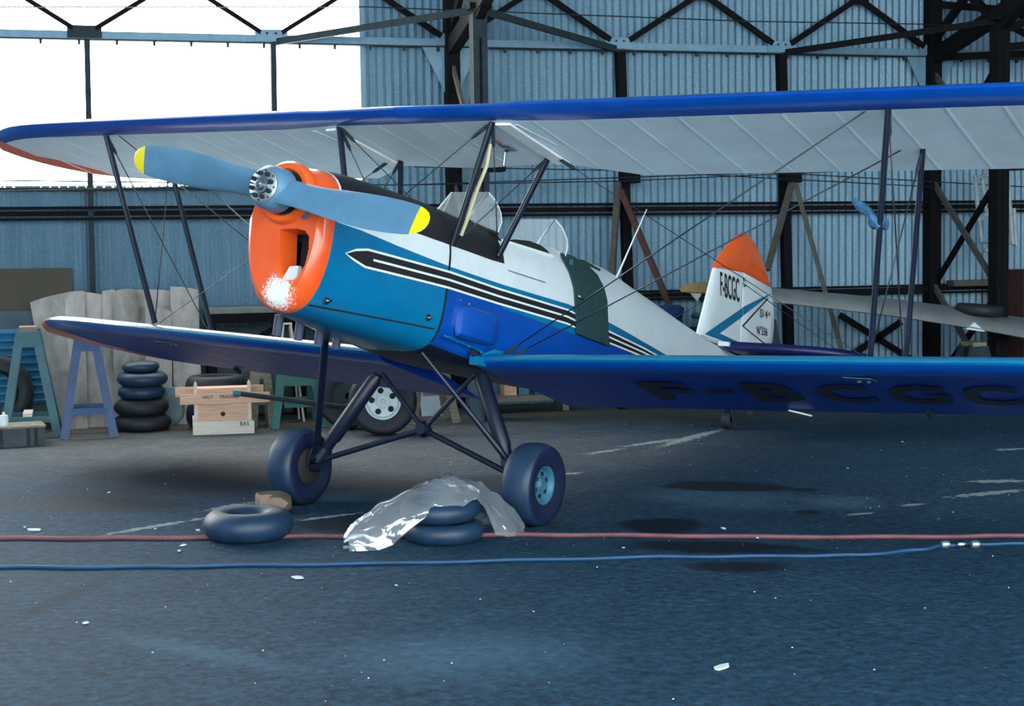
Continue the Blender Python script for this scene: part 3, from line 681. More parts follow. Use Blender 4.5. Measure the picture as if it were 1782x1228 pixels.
# ------------------------------------------------------------------ struts and bracing wires
def strut(name, a, b, r=.024, flat=.62, mat=strutm, par=plane): 
    mb = MB(); mb.tube([a, b], r, 10, flat=flat, up=(0, 1, 0)); return mb.build(name, mat, par)
def wirep(a, b, r=.0042):
    mb = MB(); mb.tube([a, b], r, 6); o_ = mb.build('bracing_wire', wire, plane)
    a, b = Vector(a), Vector(b); d = (b-a).normalized(); mb = MB(); mb.tube([a+d*.02, a+d*.05, a+d*.13, a+d*.16], [.005, .011, .011, .005], 8); mb.build('turnbuckle', girder2, o_)
for s in (1, -1):
    uf, ur = Vector((s*2.698, -.185, 2.292)), Vector((s*2.698, .449, 2.246)); lf, lr = Vector((s*2.544, .348, 1.05)), Vector((s*2.544, .98, 1.0))
    if s < 0: lf.z -= .012; lr.z -= .012
    lf.z += .05; lr.z += .05
    strut('interplane_strut', lf, uf); strut('interplane_strut', lr, ur)
    cf, cr = Vector((s*.532, -.436, 2.222)), Vector((s*.532, .218, 2.175)); ff, fr = Vector((s*.352, -.424, 1.52)), Vector((s*.355, .065, 1.545))
    strut('cabane_strut', ff, cf); strut('cabane_strut', fr, cr)
    rf, rr = Vector((s*.40, .12, .955)), Vector((s*.40, .75, .93))
    wirep(rf, uf+Vector((-s*.10, 0, 0))); wirep(rf+Vector((0, .06, -.01)), ur+Vector((-s*.1, 0, 0)))
    wirep(cr+Vector((s*.06, -.02, 0)), lf+Vector((-s*.04, 0, 0)), .0028)
    wirep(uf, lr); wirep(ur, lf)
    wirep(cf, fr, .003); wirep(cf, (-s*.35, -.424, 1.55), .003); wirep(cr, ff, .003)
    mb = MB(); mb.bar(ur+Vector((-s*.16, 0, .0)), ur+Vector((s*.01, 0, .0)), .02, .012); mb.build('strut_bracket', wire, plane)
# fuel sight gauge and hose under the centre section
mb = MB(); mb.lathe([(0, .02), (.02, .02), (.024, 0), (.02, -.03), (0, -.03)], (.40, -.06, 2.16), 14, axis=(0, 1, .1)); mb.tube([(.40, -.06, 2.15), (.40, -.06, 2.06)], .011, 10); mb.box((.40, -.02, 2.185), (.06, .12, .03)); g_ = mb.build('fuel_gauge', chrome, plane)
mb = MB(); mb.tube([(.40, -.08, 2.165), (.42, -.2, 2.17)], .008, 8); mb.build('gauge_pipe', hose_red, g_)
mb = MB(); mb.tube([(.44, -.30, 2.13), (.50, -.385, 2.10), (.50, -.395, 1.98), (.46, -.40, 1.85), (.41, -.40, 1.66), (.385, -.40, 1.58)], .011, 8); mb.build('fuel_hose', hose_cream, plane)
# faded blue rag tied round the port strut
mb = MB(); c0 = Vector((2.63, .08, 1.79))
mb.tube([c0+Vector((-.16, -.02, .09)), c0+Vector((-.11, -.02, .05)), c0+Vector((-.06, -.02, .02)), c0+Vector((-.03, -.03, -.03)), c0+Vector((0, -.03, -.06))], [.012, .03, .022, .035, .014], 7); mb.tube([c0+Vector((-.05, .0, -.03)), c0+Vector((.03, .0, -.035))], .03, 7); mb.build('tied_rag', paint('blue_rag', (.03, .11, .22), .8, .6, 30), plane)
# ------------------------------------------------------------------ tail
def plate(name, outline, t, mats, par=plane, axis=0, inset=.86, mi=None):
    """lens shaped plate: outline (a, b) in the plane across axis 0 (x) or axis 2 (z)"""
    n = len(outline); ca = sum(p[0] for p in outline)/n; cb = sum(p[1] for p in outline)/n
    def P3(a, b, h): return (h, a, b) if axis == 0 else (a, b, h)
    prof_ = [(1, 0), (1-(1-inset)*.3, .5), (1-(1-inset)*.7, .8), (inset, 1.0), (.6, 1.0)] if inset > .91 else [(1, 0), (.97, .35), (.9, .58), (.8, .76), (.65, .90), (.45, .97), (.2, 1.0)]
    mb = MB()
    for sg in (1, -1):
        vs = []; fs = []
        for k_, h_ in prof_: vs += [P3(ca+(a-ca)*k_, cb+(b-cb)*k_, sg*h_*t/2) for a, b in outline]
        for r_ in range(len(prof_)-1): fs += [(r_*n+i, r_*n+(i+1) % n, (r_+1)*n+(i+1) % n, (r_+1)*n+i) for i in range(n)]
        fs.append(tuple((len(prof_)-1)*n+i for i in range(n))); mb.add(vs, fs, 0, True)
    return mb.build(name, mats, par)
fin = plate('fin', [(3.764, 1.590), (4.59, 1.58), (4.565, 1.75), (4.515, 2.26), (3.968, 2.185)], .06, white, inset=.93)
rud = plate('rudder', [(4.60, 1.56), (5.335, 1.70), (5.345, 1.80), (5.345, 1.90), (5.30, 2.05), (5.19, 2.235), (4.53, 2.26), (4.575, 1.80)], .055, white, inset=.93)
capo = [(3.935, 2.178), (4.02, 2.265), (4.13, 2.36), (4.25, 2.45), (4.36, 2.525), (4.46, 2.57), (4.56, 2.578), (4.66, 2.56), (4.78, 2.515), (4.90, 2.45), (5.02, 2.37), (5.12, 2.30), (5.205, 2.225), (4.55, 2.225)]
cap = plate('fin_cap', capo, .10, orange, inset=.90)
tx = .036
def decal(name, polys, mat, par, x=tx):
    mb = MB()
    for p in polys:
        for s in (1, -1):
            q = [(s*x, a, b) for a, b in p]; mb.add(q, [tuple(range(len(p)))])
    return mb.build(name, mat, par)
decal('blue_chevron', [[(3.83, 1.617), (4.578, 1.855), (4.578, 1.895), (4.575, 1.93)] if False else [(3.83, 1.617), (4.13, 1.665), (4.575, 1.875), (4.555, 1.945)], [(3.83, 1.617), (4.575, 1.612), (4.575, 1.65), (4.13, 1.665)]], blue, fin)
decal('blue_chevron', [[(4.592, 1.885), (5.22, 2.19), (4.57, 1.955)], [(4.60, 1.622), (5.2, 1.69), (4.60, 1.652)]], blue, rud, .034)
decal('black_chevron', [[(4.585, 1.795), (4.61, 1.79), (5.12, 2.115), (5.09, 2.115)], [(4.585, 1.795), (4.61, 1.80), (5.28, 1.70), (5.25, 1.695)]], black, rud, .034)
mb = MB(); lettering(mb, 'F-BCGC', (tx, 4.075, 1.965), (0, .405, .012), (0, -.06, .195)); mb.build('fin_registration', black, fin)
mb = MB(); lettering(mb, 'SV 4', (.036, 4.96, 1.925), (0, .17, .012), (0, -.018, .075)); lettering(mb, 'A', (.036, 5.145, 1.97), (0, .05, .002), (0, -.008, .032)); lettering(mb, 'N°336', (.036, 4.93, 1.775), (0, .24, .014), (0, -.02, .075)); mb.build('rudder_lettering', black, rud)
mb = MB(); mb.tube([(.03, 4.59, 1.58), (.028, 4.575, 1.80), (.028, 4.525, 2.24)], .007, 6); mb.build('rudder_hinge', white, rud)
mb = MB(); mb.tube([(.03, 4.53, 2.20), (.05, 4.53, 2.12)], .01, 6); mb.build('hinge_bracket', steel, rud)
mb = MB(); mb.box((0, 5.355, 1.83), (.006, .03, .13)); mb.build('trim_tab', white, rud)
ZT = 1.565
for s in (1, -1):
    plate('tailplane', [(s*a, b) for a, b in [(.08, 4.10), (.55, 4.12), (.85, 4.18), (1.05, 4.30), (1.17, 4.50), (1.20, 4.66), (.08, 4.66)]], .075, [tail_navy], axis=2, inset=.92).location = (0, 0, ZT)
    plate('elevator', [(s*a, b) for a, b in [(.10, 4.67), (1.20, 4.67), (1.22, 4.85), (1.12, 5.05), (.9, 5.18), (.5, 5.22), (.25, 5.12)]], .05, [tail_navy], axis=2, inset=.92).location = (0, 0, ZT)
    mb = MB(); mb.tube([(s*.06, 4.3, 1.26), (s*.75, 4.35, ZT)], .012, 8); mb.build('tailplane_strut', strutm, plane)
    mb = MB(); mb.tube([(s*.03, 4.52, 2.15), (s*.95, 4.5, ZT+.03)], .0035, 6); mb.build('tail_wire', wire, plane)
mb = MB(); mb.box((.10, 4.10, 1.575), (.09, .06, .035)); mb.build('tailplane_root_cap', cream, plane)
# ------------------------------------------------------------------ landing gear
T2, RW = .828, .231
def tyre_prof(r, w, ri):
    k = []
    for i in range(15):
        a = -math.pi/2+math.pi*i/14
        sn = math.sin(a); rr = (r-w*.30)+w*.30*abs(math.cos(a))**.62; k.append((rr, w/2*(abs(sn)**.72)*(1 if sn > 0 else -1)))
    return [(ri, -w*.36)]+k+[(ri, w*.36)]
for s in (1, -1):
    axd = (QI @ Vector((1, 0, -.03*s))).normalized(); wc = w2b(s*T2, 0, RW)
    mb = MB(); mb.lathe(tyre_prof(RW, .185, .10), wc, 44, axis=axd); wh = mb.build('main_wheel', tyre_side, plane)
    mb = MB(); mb.lathe([(r_, h_) for r_, h_ in tyre_prof(RW+.0015, .186, .10) if r_ > RW-.026]+[(RW-.03, 0)], wc, 44, axis=axd); mb.build('tread', rubber_b, wh)
    mb = MB(); mb.lathe([(0, .0), (.1, .0), (.112, .01), (.112, .03), (0, .03)], wc-axd*s*.088, 24, axis=axd*s); mb.build('brake_drum', dark, wh)
    mb = MB(); mb.lathe([(0, .06), (.03, .062), (.04, .045), (.085, .04), (.098, .066), (.108, .07), (.108, -.07), (.0, -.06)], wc, 32, axis=axd*s); hubo = mb.build('wheel_hub', hub_blue, wh)
    side_v = axd*s
    q = Vector((0, 0, 1)).rotation_difference(side_v)
    for k in range(6):
        t = 2*math.pi*k/6; mb = MB(); c0 = wc+q @ Vector((.062*math.cos(t), .062*math.sin(t), .043)); mb.cyl(c0-side_v*.01, c0+side_v*.004, .014, 10); mb.build('hub_hole', dark, hubo)
    mb = MB(); mb.tube([wc-side_v*.02, wc-side_v*.17], .028, 12); mb.build('axle', strutm, plane)
    top = Vector((s*.362, .0, .845 if s > 0 else .80)); bot = w2b(s*(T2-.135), 0, RW+.04)
    mb = MB(); mb.tube([top, top+(bot-top)*.06, top+(bot-top)*.72, top+(bot-top)*.75, bot], [.03, .045, .045, .036, .034], 14, up=(0, 1, 0)); lg = mb.build('gear_leg', strutm, plane)
    mb = MB(); d = (bot-top).normalized(); mb.tube([bot-d*.1, bot-d*.02], .045, 12); mb.tube([bot+Vector((0, -.05, .02)), bot+Vector((0, .05, -.02))], .02, 8); mb.build('leg_clamp', strutm, lg)
    mb = MB(); mb.tube([bot+Vector((0, -.04, .12)), bot+Vector((s*.02, -.06, .02)), bot+Vector((s*.04, -.04, -.05))], .006, 6); mb.build('brake_pipe', wire, lg)
    X0 = Vector((0, .018, .50))
    mb = MB(); mb.tube([bot, X0], .017, 10); mb.build('cross_tube', strutm, plane)
    mb = MB(); mb.tube([X0, Vector((s*.33, .0, .85 if s > 0 else .81))], .015, 10); mb.build('cross_tube', strutm, plane)
    if s > 0: mb = MB(); mb.tube([(.25, -.46, .905), bot+Vector((-.02, 0, .06))], [.012, .018], 10); rr_ = mb.build('radius_rod', strutm, plane)
    else: mb = MB(); mb.tube([(-.26, -.68, .94), bot+Vector((.0, -.02, .05))], .022, 10); rr_ = mb.build('radius_rod', strutm, plane)
mb = MB(); mb.lathe([(0, .04), (.035, .04), (.05, 0), (.035, -.04), (0, -.04)], (0, .018, .50), 12, axis=(0, 1, 0)); mb.build('cross_fitting', strutm, plane)
tc = w2b(0, 4.66, .075)
mb = MB(); mb.lathe([(.02, -.03), (.055, -.04), (.072, -.025), (.075, 0), (.072, .025), (.055, .04), (.02, .03)], tc, 24, axis=(QI @ Vector((1, 0, 0)))); tw = mb.build('tail_wheel', rubber, plane)
mb = MB(); mb.tube([tc+Vector((0, 0, .0)), tc+Vector((0, -.06, .13)), (0, 4.42, 1.25)], [.018, .022, .03], 8); mb.tube([tc+Vector((-.05, 0, 0)), tc+Vector((.05, 0, 0))], .012, 8); mb.tube([tc+Vector((.05, 0, 0)), tc+Vector((.03, -.05, .10))], .009, 6); mb.build('tail_wheel_leg', strutm, plane)
# ------------------------------------------------------------------ propeller
HUB = Vector((0, -1.60, 1.582)); PHI = .172
pr = empty('propeller'); pr.parent = plane; pr.location = HUB
tabp = [(.05, .17, .60, .075), (.12, .165, .60, .07), (.20, .165, .62, .058), (.30, .172, .60, .045), (.42, .185, .52, .034), (.55, .195, .44, .027), (.68, .195, .37, .022), (.80, .182, .31, .018), (.88, .165, .28, .015), (.915, .153, .27, .013), (.95, .128, .26, .011), (.975, .098, .26, .009), (.99, .06, .26, .006), (.996, .02, .26, .003)]
for k in (0, 1):
    mb = MB(); rings = []
    rot = Matrix.Rotation(PHI+k*math.pi, 3, 'Y')
    for r_, c_, b_, t_ in tabp:
        ring_ = []
        for i in range(14):
            a = 2*math.pi*i/14; u = math.cos(a)*c_/2; v = math.sin(a)*t_/2*(1 if math.sin(a) > 0 else .45)
            off = -.012*math.sin(r_*3)
            ring_.append(rot @ Vector((r_, u*math.sin(b_)-v*math.cos(b_), (u+off)*math.cos(b_)+v*math.sin(b_))))
        rings.append(ring_)
    mb.loft(rings[:10], 0, False); mb.loft(rings[9:], 1, True)
    mb.build('blade', [prop_grey, yellow], pr, label='slate grey blade with a yellow tip')
mb = MB(); mb.lathe([(0, -.06), (.09, -.06), (.112, -.035), (.115, .06), (.09, .09), (0, .09)], (0, 0, 0), 32, axis=(0, 1, 0)); hb = mb.build('hub_boss', prop_grey, pr)
mb = MB(); mb.lathe([(0, -.075), (.082, -.075), (.088, -.07), (.088, -.055), (0, -.055)], (0, 0, 0), 32, axis=(0, 1, 0)); hp = mb.build('hub_plate', alu, pr)
for k in range(8):
    t = 2*math.pi*(k+.3)/8; c0 = Vector((.062*math.cos(t), -.075, .062*math.sin(t))); mb = MB(); mb.cyl(c0, c0+Vector((0, -.02, 0)), .012, 6); mb.build('hub_bolt', rubber, hp)
    c0 = Vector((.077*math.cos(t+.39), -.074, .077*math.sin(t+.39))); mb = MB(); mb.cyl(c0, c0+Vector((0, -.006, 0)), .005, 6); mb.build('hub_rivet', rubber, hp)
mb = MB(); mb.lathe([(0, -.115), (.012, -.115), (.016, -.108), (.026, -.105), (.03, -.09), (.042, -.088), (.045, -.07), (0, -.07)], (0, 0, 0), 20, axis=(0, 1, 0)); mb.build('hub_nut', steel, hp)
# ================================================================== things on the hangar floor
def tyre_mesh(name, r, w, ri, mat, n=36, tread=0.35, rough=0.0):
    """fat tyre lying flat, resting on z=0"""
    pr_ = [(ri, w*.18), (ri+.012, w*.06)]
    for i in range(13):
        a = -math.pi/2+math.pi*i/12; b = min(w*.55, (r-ri)*.6)
        pr_.append((r-b+b*max(0, math.cos(a))**(1-tread*.6), w/2+w/2*math.sin(a)))
    pr_ += [(ri+.012, w*.94), (ri, w*.82)]
    mb = MB(); mb.lathe(pr_, (0, 0, 0), n); return mb.mesh(name, mat)
def put(name, me, loc, rot=(0, 0, 0), **k): return link(name, me, None, loc, rot, **k)
def tagged(mb, name, mats, label, cat, group=None, loc=None, rot=None): return mb.build(name, mats, None, loc, rot, label=label, cat=cat, group=group)
# inner tube lying in front of the wheel
tub = MB(); tub.lathe([(.162+.082*math.cos(a), .078+.078*math.sin(a)) for a in [2*math.pi*i/18 for i in range(18)]], (0, 0, 0), 48)
t0 = (gnd(433, 962)+gnd(433, 935))/2
c0 = gnd(433, 948)+Vector((.02, .20, 0))
o_ = tagged(tub, 'inner_tube', rubber_b, 'plump inflated inner tube lying flat in front of the stone', 'inner tube', loc=(c0.x, c0.y, 0))
mb = MB(); mb.tube([(.07, -.02, .10), (.045, -.02, .13)], .006, 8); mb.build('valve_stem', steel, o_)
# two tyres under the plastic sheet
ty = tyre_mesh('flat_tyre', .215, .105, .12, rubber_b)
c1 = gnd(775, 950)+Vector((.03, .17, 0))
put('tyre', ty, (c1.x, c1.y, 0), label='lower of two stacked tyres under the clear plastic sheet', cat='tyre', group='tyres under the plastic sheet')
put('tyre', ty, (c1.x-.012, c1.y+.02, .118), (.05, -.05, .5), label='upper tilted tyre half covered by the clear plastic sheet', cat='tyre', group='tyres under the plastic sheet')
# stone chock
def lump(name, c, d, mat, seed, face=None, label=None, cat=None, par=None, sub=3, amp=.22, flat=True):
    rr = random.Random(seed); bm = bmesh.new(); bmesh.ops.create_icosphere(bm, subdivisions=sub, radius=1)
    ph = [(rr.uniform(-2, 2), rr.uniform(-2, 2), rr.uniform(-2, 2), rr.uniform(0, 6)) for _ in range(7)]
    for v in bm.verts:
        p = v.co.copy(); n_ = sum(math.sin(a*p.x*1.7+b*p.y*1.7+c_*p.z*1.7+e) for a, b, c_, e in ph)/7
        q = p*(1+amp*n_); q = Vector((max(-.78, min(.78, q.x)), max(-.8, min(.8, q.y)), max(-.75, min(.8, q.z))))
        v.co = Vector((q.x*d[0]/1.56, q.y*d[1]/1.6, (q.z+.75)*d[2]/1.55))
    me = bpy.data.meshes.new(name); bm.to_mesh(me); bm.free(); me.materials.append(mat)
    if face: 
        me.materials.append(face[0])
        for p in me.polygons:
            if p.normal.dot(Vector(face[1])) > face[2]: p.material_index = 1
    return link(name, me, par, c, None, label=label, cat=cat)
r0 = gnd(476, 893); lump('stone_chock', (r0.x+.01, r0.y+.08, 0), (.205, .16, .115), stone, 4, (stone_l, (-.8, -.6, 0), .55), 'rough brown stone with a pinkish broken face chocking the wheel', 'stone')
# clear plastic sheet draped over the tyres
def plastic_sheet():
    sp = [(-.545, .075, -.955, -1.02, .0, -.88), (-.50, .13, -.93, -1.03, .0, -.83), (-.42, .17, -.90, -1.04, .0, -.75), (-.33, .215, -.88, -1.03, .02, -.66), (-.23, .255, -.87, -1.02, .10, -.58), (-.12, .295, -.85, -1.03, .165, -.52), (-.02, .325, -.83, -1.03, .175, -.50),
          (.08, .325, -.80, -1.02, .205, -.48), (.16, .30, -.78, -.99, .235, -.48), (.20, .275, -.77, -.97, .16, -.48), (.25, .245, -.77, -.96, .03, -.49), (.32, .20, -.77, -.93, .005, -.52), (.39, .135, -.76, -.89, .004, -.56), (.455, .03, -.75, -.82, .003, -.64)]
    def S(u):
        x = u*(len(sp)-1); i = min(int(x), len(sp)-2); t = x-i; return [a+(b-a)*t for a, b in zip(sp[i], sp[i+1])]
    NU, NV = 90, 40; rr = random.Random(3)
    ph = [(rr.uniform(2, 30), rr.uniform(2, 22), rr.uniform(0, 6.28), rr.uniform(.3, 1)) for _ in range(14)]
    vs = []
    for i in range(NU+1):
        u = i/NU; x, h, yt, yf, zf, yb = S(u)
        for j in range(NV+1):
            v = j/NV
            if v < .5:
                t = v/.5; y = yf+(yt-yf)*t**1.35; z = zf+(h-zf)*math.sin(t*math.pi/2)**.85
            else:
                t = (v-.5)/.5; y = yt+(yb-yt)*t**.8; z = .005+(h-.005)*math.cos(t*math.pi/2)**.8
            k = sum(e*(2*abs(((a*u+b*v+c_*.3) % 2)-1)-1) for a, b, c_, e in ph)/5
            k2 = math.sin(u*47+v*9)*math.sin(v*31+u*13)
            d = .016*k+.004*k2
            edge = 1-.6*(abs(v-.5) > .46)
            vs.append((x+.012*math.sin(v*14+u*9)+.4*d, y+d*edge, max(.003, z+d*edge)))
    fs = [(i*(NV+1)+j, (i+1)*(NV+1)+j, (i+1)*(NV+1)+j+1, i*(NV+1)+j+1) for i in range(NU) for j in range(NV)]
    mb = MB(); mb.add(vs, fs, 0, True); me = mb.mesh('plastic_sheet', plastic)
    return me
ps = link('plastic_sheet', plastic_sheet(), label='crumpled clear plastic sheet draped over tyres beside the wheel', cat='plastic sheet')
mb = MB(); g = gnd(600, 955); mb.tube([(g.x-.01, g.y-.02, .012), (g.x+.05, g.y-.04, .016), (g.x+.10, g.y-.01, .02)], [.008, .014, .01], 8, flat=2); mb.tube([(g.x+.0, g.y+.03, .03), (g.x+.05, g.y+.06, .05), (g.x+.12, g.y+.03, .06)], [.006, .02, .01], 7); mb.build('gathered_end', plastic, ps)
# hoses across the floor
def floor_line(name, pts, r, mat, label, cat):
    p = [gnd(a, b) for a, b in pts]; q = []
    for i in range(len(p)-1):
        for k in range(6):
            t = k/6; q.append(p[i].lerp(p[i+1], t)+Vector((0, .012*math.sin((i*6+k)*1.1), 0)))
    q.append(p[-1]); mb = MB(); mb.tube([(a.x, a.y, r) for a in q], r, 8); return tagged(mb, name, mat, label, cat)
floor_line('hose', [(-160, 938), (0, 940), (180, 940), (360, 939), (520, 937), (700, 936), (900, 934), (1100, 935), (1350, 938), (1600, 938), (1782, 936), (2000, 933)], .0125, hose_red, 'faded red hose running right across the asphalt floor', 'hose')
bc = floor_line('cable', [(-160, 989), (0, 990), (200, 990), (400, 987), (640, 984), (900, 978), (1150, 972), (1350, 971), (1500, 969), (1600, 960), (1645, 952), (1700, 950), (1800, 949), (2000, 945)], .010, cable_blue, 'dark blue cable lying nearest to the camera', 'cable')
for px in (1645, 1672, 1697):
    g = gnd(px, 953); mb = MB(); mb.lathe([(0, -.02), (.016, -.02), (.02, -.008), (.02, .008), (.016, .02), (0, .02)], (g.x, g.y, .018), 12, axis=(1, -.1, 0)); mb.build('cable_coupling', alu if px != 1672 else chrome, bc)
# litter
lt = [(60, 923, .05), (345, 924, .028), (312, 960, .02), (190, 858, .016), (270, 922, .012), (1255, 1164, .05), (517, 1007, .04), (1260, 921, .02), (1085, 955, .012), (1318, 938, .014), (1475, 816, .015), (1570, 770, .015), (1240, 936, .022), (43, 919, .012), (148, 1086, .02), (320, 950, .025), (690, 1020, .012)]
LITTER = ['crumpled pale scrap behind the red hose at the left edge', 'pale scrap just left of the inner tube', 'pale chip between red hose and blue cable left of the inner tube', 'small pale chip far left on the bare asphalt behind the red hose', 'tiny pale chip behind the red hose, between the left edge and the inner tube',
          'white scrap lying alone nearest the camera', 'thin pale scrap just in front of the blue cable', 'pale chip behind the red hose near the oil stain right of the port wheel', 'tiny pale chip on the oil stain in front of the red hose', 'tiny pale chip touching the red hose right of the oil stains',
          'pale chip on the floor under the port wing, left of the other', 'pale chip on the floor under the port wing, right of the other', 'pale crumb sitting against the red hose right of the port wheel', 'tiny chip beside the crumpled scrap at the left edge', 'pale chip lying alone in the lower left foreground', 'pale flake just in front of the red hose beside the inner tube', 'tiny pale chip in front of the blue cable below the plastic sheet']
for i, (px, py, sz) in enumerate(lt):
    g = gnd(px, py); mb = MB(); n = 7; a0 = R.uniform(0, 6)
    ptsl = [(sz*R.uniform(.6, 1.1)*math.cos(a0+2*math.pi*k/n), .55*sz*R.uniform(.6, 1.1)*math.sin(a0+2*math.pi*k/n), R.uniform(.002, .008)) for k in range(n)]
    mb.prism(ptsl, (0, 0, .003+sz*.07)); tagged(mb, 'paper_scrap', paper, LITTER[i], 'litter', 'pale scraps of litter on the floor', (g.x, g.y, 0), (0, 0, R.uniform(0, 3)))
mb = MB()
for i in range(420):
    x, y = R.uniform(-3.2, 6), R.uniform(-4, 5.2); s = R.choice((.002, .003, .003, .005)); 
    mb.add([(x-s, y, .001), (x, y-s, .001), (x+s, y, .001), (x, y+s, .001), (x, y, .001+s*.9)], [(0, 1, 4), (1, 2, 4), (2, 3, 4), (3, 0, 4)])
mb.build('floor_grit', paper, label='tiny pale grit scattered over the asphalt floor', cat='grit', kind='stuff')
# ------------------------------------------------------------------ left: trestles, tyres, crate, sheets against the wall
def trestle(name, loc, w, h, depth, mat, label, bar=.3, leg=.07, top=.12, rz=0.0, block=None):
    t = empty(name, loc, rz, label=label, cat='trestle')
    for y in (-depth/2, depth/2):
        for s in (-1, 1):
            mb = MB(); mb.bar((s*w/2, y*1.15, 0), (s*top/2, y*.55, h), leg, .03, (0, 1, 0)); mb.build('leg', mat, t)
        mb = MB(); k = 1-bar; mb.bar((-(w/2)*(k)-top/2*bar*0, y*1.02, h*bar), ((w/2)*k, y*1.02, h*bar), .025, .055, (0, 0, 1)); mb.build('crossbar', mat, t)
        mb = MB(); mb.box((0, y*.58-.018, h-.07), (top+.07, .022, .13)); mb.build('apex_plate', mat, t)
    mb = MB(); mb.box((0, 0, h+.012), (top+.02, depth*.75, .04)); mb.build('top_rail', wood_g, t)
    if block: mb = MB(); mb.box((block, -depth*.2, h*bar+.045), (.075, depth*.8, .03)); mb.build('stretcher_board', wood_l, t)
    return t
a, b = gnd(112, 763), gnd(199, 759); trestle('trestle', ((a.x+b.x)/2, a.y+.17, 0), b.x-a.x, .86, .42, blue_t, 'blue painted trestle under the starboard wing tip beside the tyre stack', .26, block=.0)
a = gnd(99, 760); trestle('trestle', (a.x-.21, a.y+.22, 0), .44, .90, .42, teal, 'teal painted trestle at the left edge by the blue corrugated sheets', .17, block=-.02)
# stack of five tyres and tubes
sx_, sy_ = gnd(250, 752).x, gnd(250, 752).y+.20
z = 0
for i, (r_, w_, mt, dx, lab) in enumerate(((.25, .135, rubber, .0, 'bottom tyre of the stack beside the blue trestle'), (.235, .14, rubber, -.005, 'second tyre from the floor in the stack beside the blue trestle'), (.205, .115, rubber_b, .0, 'middle tyre of the stack beside the blue trestle'), (.218, .115, rubber_b, .01, 'fourth tyre from the floor in the stack beside the blue trestle'), (.16, .09, rubber_b, .0, 'smallest tyre on top of the stack beside the blue trestle'))):
    me = tyre_mesh('stacked_tyre', r_, w_, r_*.5, mt, 32, -.2); put('tyre', me, (sx_+dx, sy_, z), (R.uniform(-.02, .02), R.uniform(-.02, .02), 0), label=lab, cat='tyre', group='tyres stacked beside the blue trestle'); z += w_*1.005
# plastic sack slumped against the stack
sg = gnd(302, 742); lump('plastic_sack', (sg.x, sg.y+.20, 0), (.20, .16, .34), paint('grey_blue_plastic', (.14, .22, .27), .45, .2), 11, None, 'grey-blue plastic sack slumped between the tyre stack and the crate', 'sack', amp=.35)
# packing crate with stencilled words
a, b = gnd(335, 758), gnd(444, 754); cw = b.x-a.x
cr = empty('packing_crate', ((a.x+b.x)/2, a.y+.02, 0), math.atan2(b.y-a.y, b.x-a.x), label='pale pine packing crate stencilled HAUT FRAGILE and BAS', cat='crate')
mb = MB(); mb.box((0, .14, .20), (cw*.86, .23, .38)); mb.build('body', wood, cr)
mb = MB(); mb.box((0, 0, .057), (cw*.94, .022, .114)); bs = mb.build('bottom_board', wood_l, cr)
mb = MB(); mb.box((.02, -.005, .305), (cw*1.44, .022, .085)); ts = mb.build('top_board', wood, cr)
mb = MB(); mb.box((-.02, .27, .345), (cw*1.44, .022, .085)); mb.build('top_board', wood, cr)
for x in (-cw*.43, cw*.43): mb = MB(); mb.prism([(x-.016, .02, .0), (x+.016, .02, .0), (x+.014, .02, .43), (x, .02, .455), (x-.014, .02, .43)], (0, .03, 0)); mb.build('batten', wood_l, cr)
mb = MB(); mb.box((-cw*.46, .14, .07), (.03, .24, .14)); mb.build('side_board', wood_l, cr)
mb = MB(); mb.box((cw*.47, .04, .05), (.03, .1, .10)); mb.build('side_board', wood_l, cr)
mb = MB(); mb.cyl((-.0, .019, .17), (-.0, .012, .17), .02, 12); mb.build('wood_knot', girder2, cr)
yy = -.018
for txt, x0, z0, w_, h_, par in (('HAUT', -.165, .305, .085, .028, ts), ('FRAGILE', -.02, .305, .15, .028, ts)):
    mb = MB(); lettering(mb, txt, (x0, yy, z0), (w_, 0, 0), (0, 0, h_)); mb.build('stencil_'+txt.lower(), black, cr)
mb = MB(); lettering(mb, 'BAS', (cw*.27, -.013, .068), (.075, 0, 0), (0, 0, .034)); mb.build('stencil_bas', black, cr)
# big tyres lying behind the crate
bt = tyre_mesh('big_tyre', .27, .23, .15, rubber, 36)
p = at(375, 700, 5.2)
for k in (0, 1): put('tyre', bt, (p.x, 5.06, .23*k), label='upper of the two wide black tyres behind the crate' if k else 'lower of the two wide black tyres behind the crate', cat='tyre', group='wide tyres behind the crate')
# low dark box and can at the left edge
a, b = gnd(-120, 790), gnd(78, 778)
bx_ = empty('low_box', ((a.x+b.x)/2, a.y+.2, 0), math.atan2(b.y-a.y, b.x-a.x), label='low dark wooden box at the left edge in front of the teal trestle', cat='box')
L_ = (b-a).length
mb = MB(); mb.box((0, .16, .075), (L_, .34, .15)); mb.build('body', paint('dark_box_paint', (.02, .035, .045), .6, .4), bx_)
mb = MB(); mb.box((0, .16, .158), (L_+.02, .36, .016)); mb.build('lid', wood_g, bx_)
for x in (L_/2-.13, L_/2-.07, L_/2-.34): mb = MB(); mb.box((x, -.014, .075), (.025, .012, .14)); mb.build('batten', girder2, bx_)
p = at(7, 742, a.y+.32); mb = MB(); mb.lathe([(0, 0), (.034, 0), (.036, .01), (.036, .075), (.03, .085), (.012, .09), (.012, .11), (0, .11)], (0, 0, 0), 20); tagged(mb, 'tin_can', hub_white, 'small white can standing on the low dark box', 'can', loc=(p.x, p.y, .166))
# dark tyres behind the teal trestle
for px, yy_, r_, lab in ((-14, 5.46, .34, 'large dark tyre leaning behind the teal trestle at the left edge'),):
    me = tyre_mesh('standing_tyre', r_, .2, r_*.55, rubber, 36); p = at(px, 700, yy_); put('tyre', me, (p.x, yy_+.02, r_*.985), (math.pi/2-.12, 0, .2), label=lab, cat='tyre')
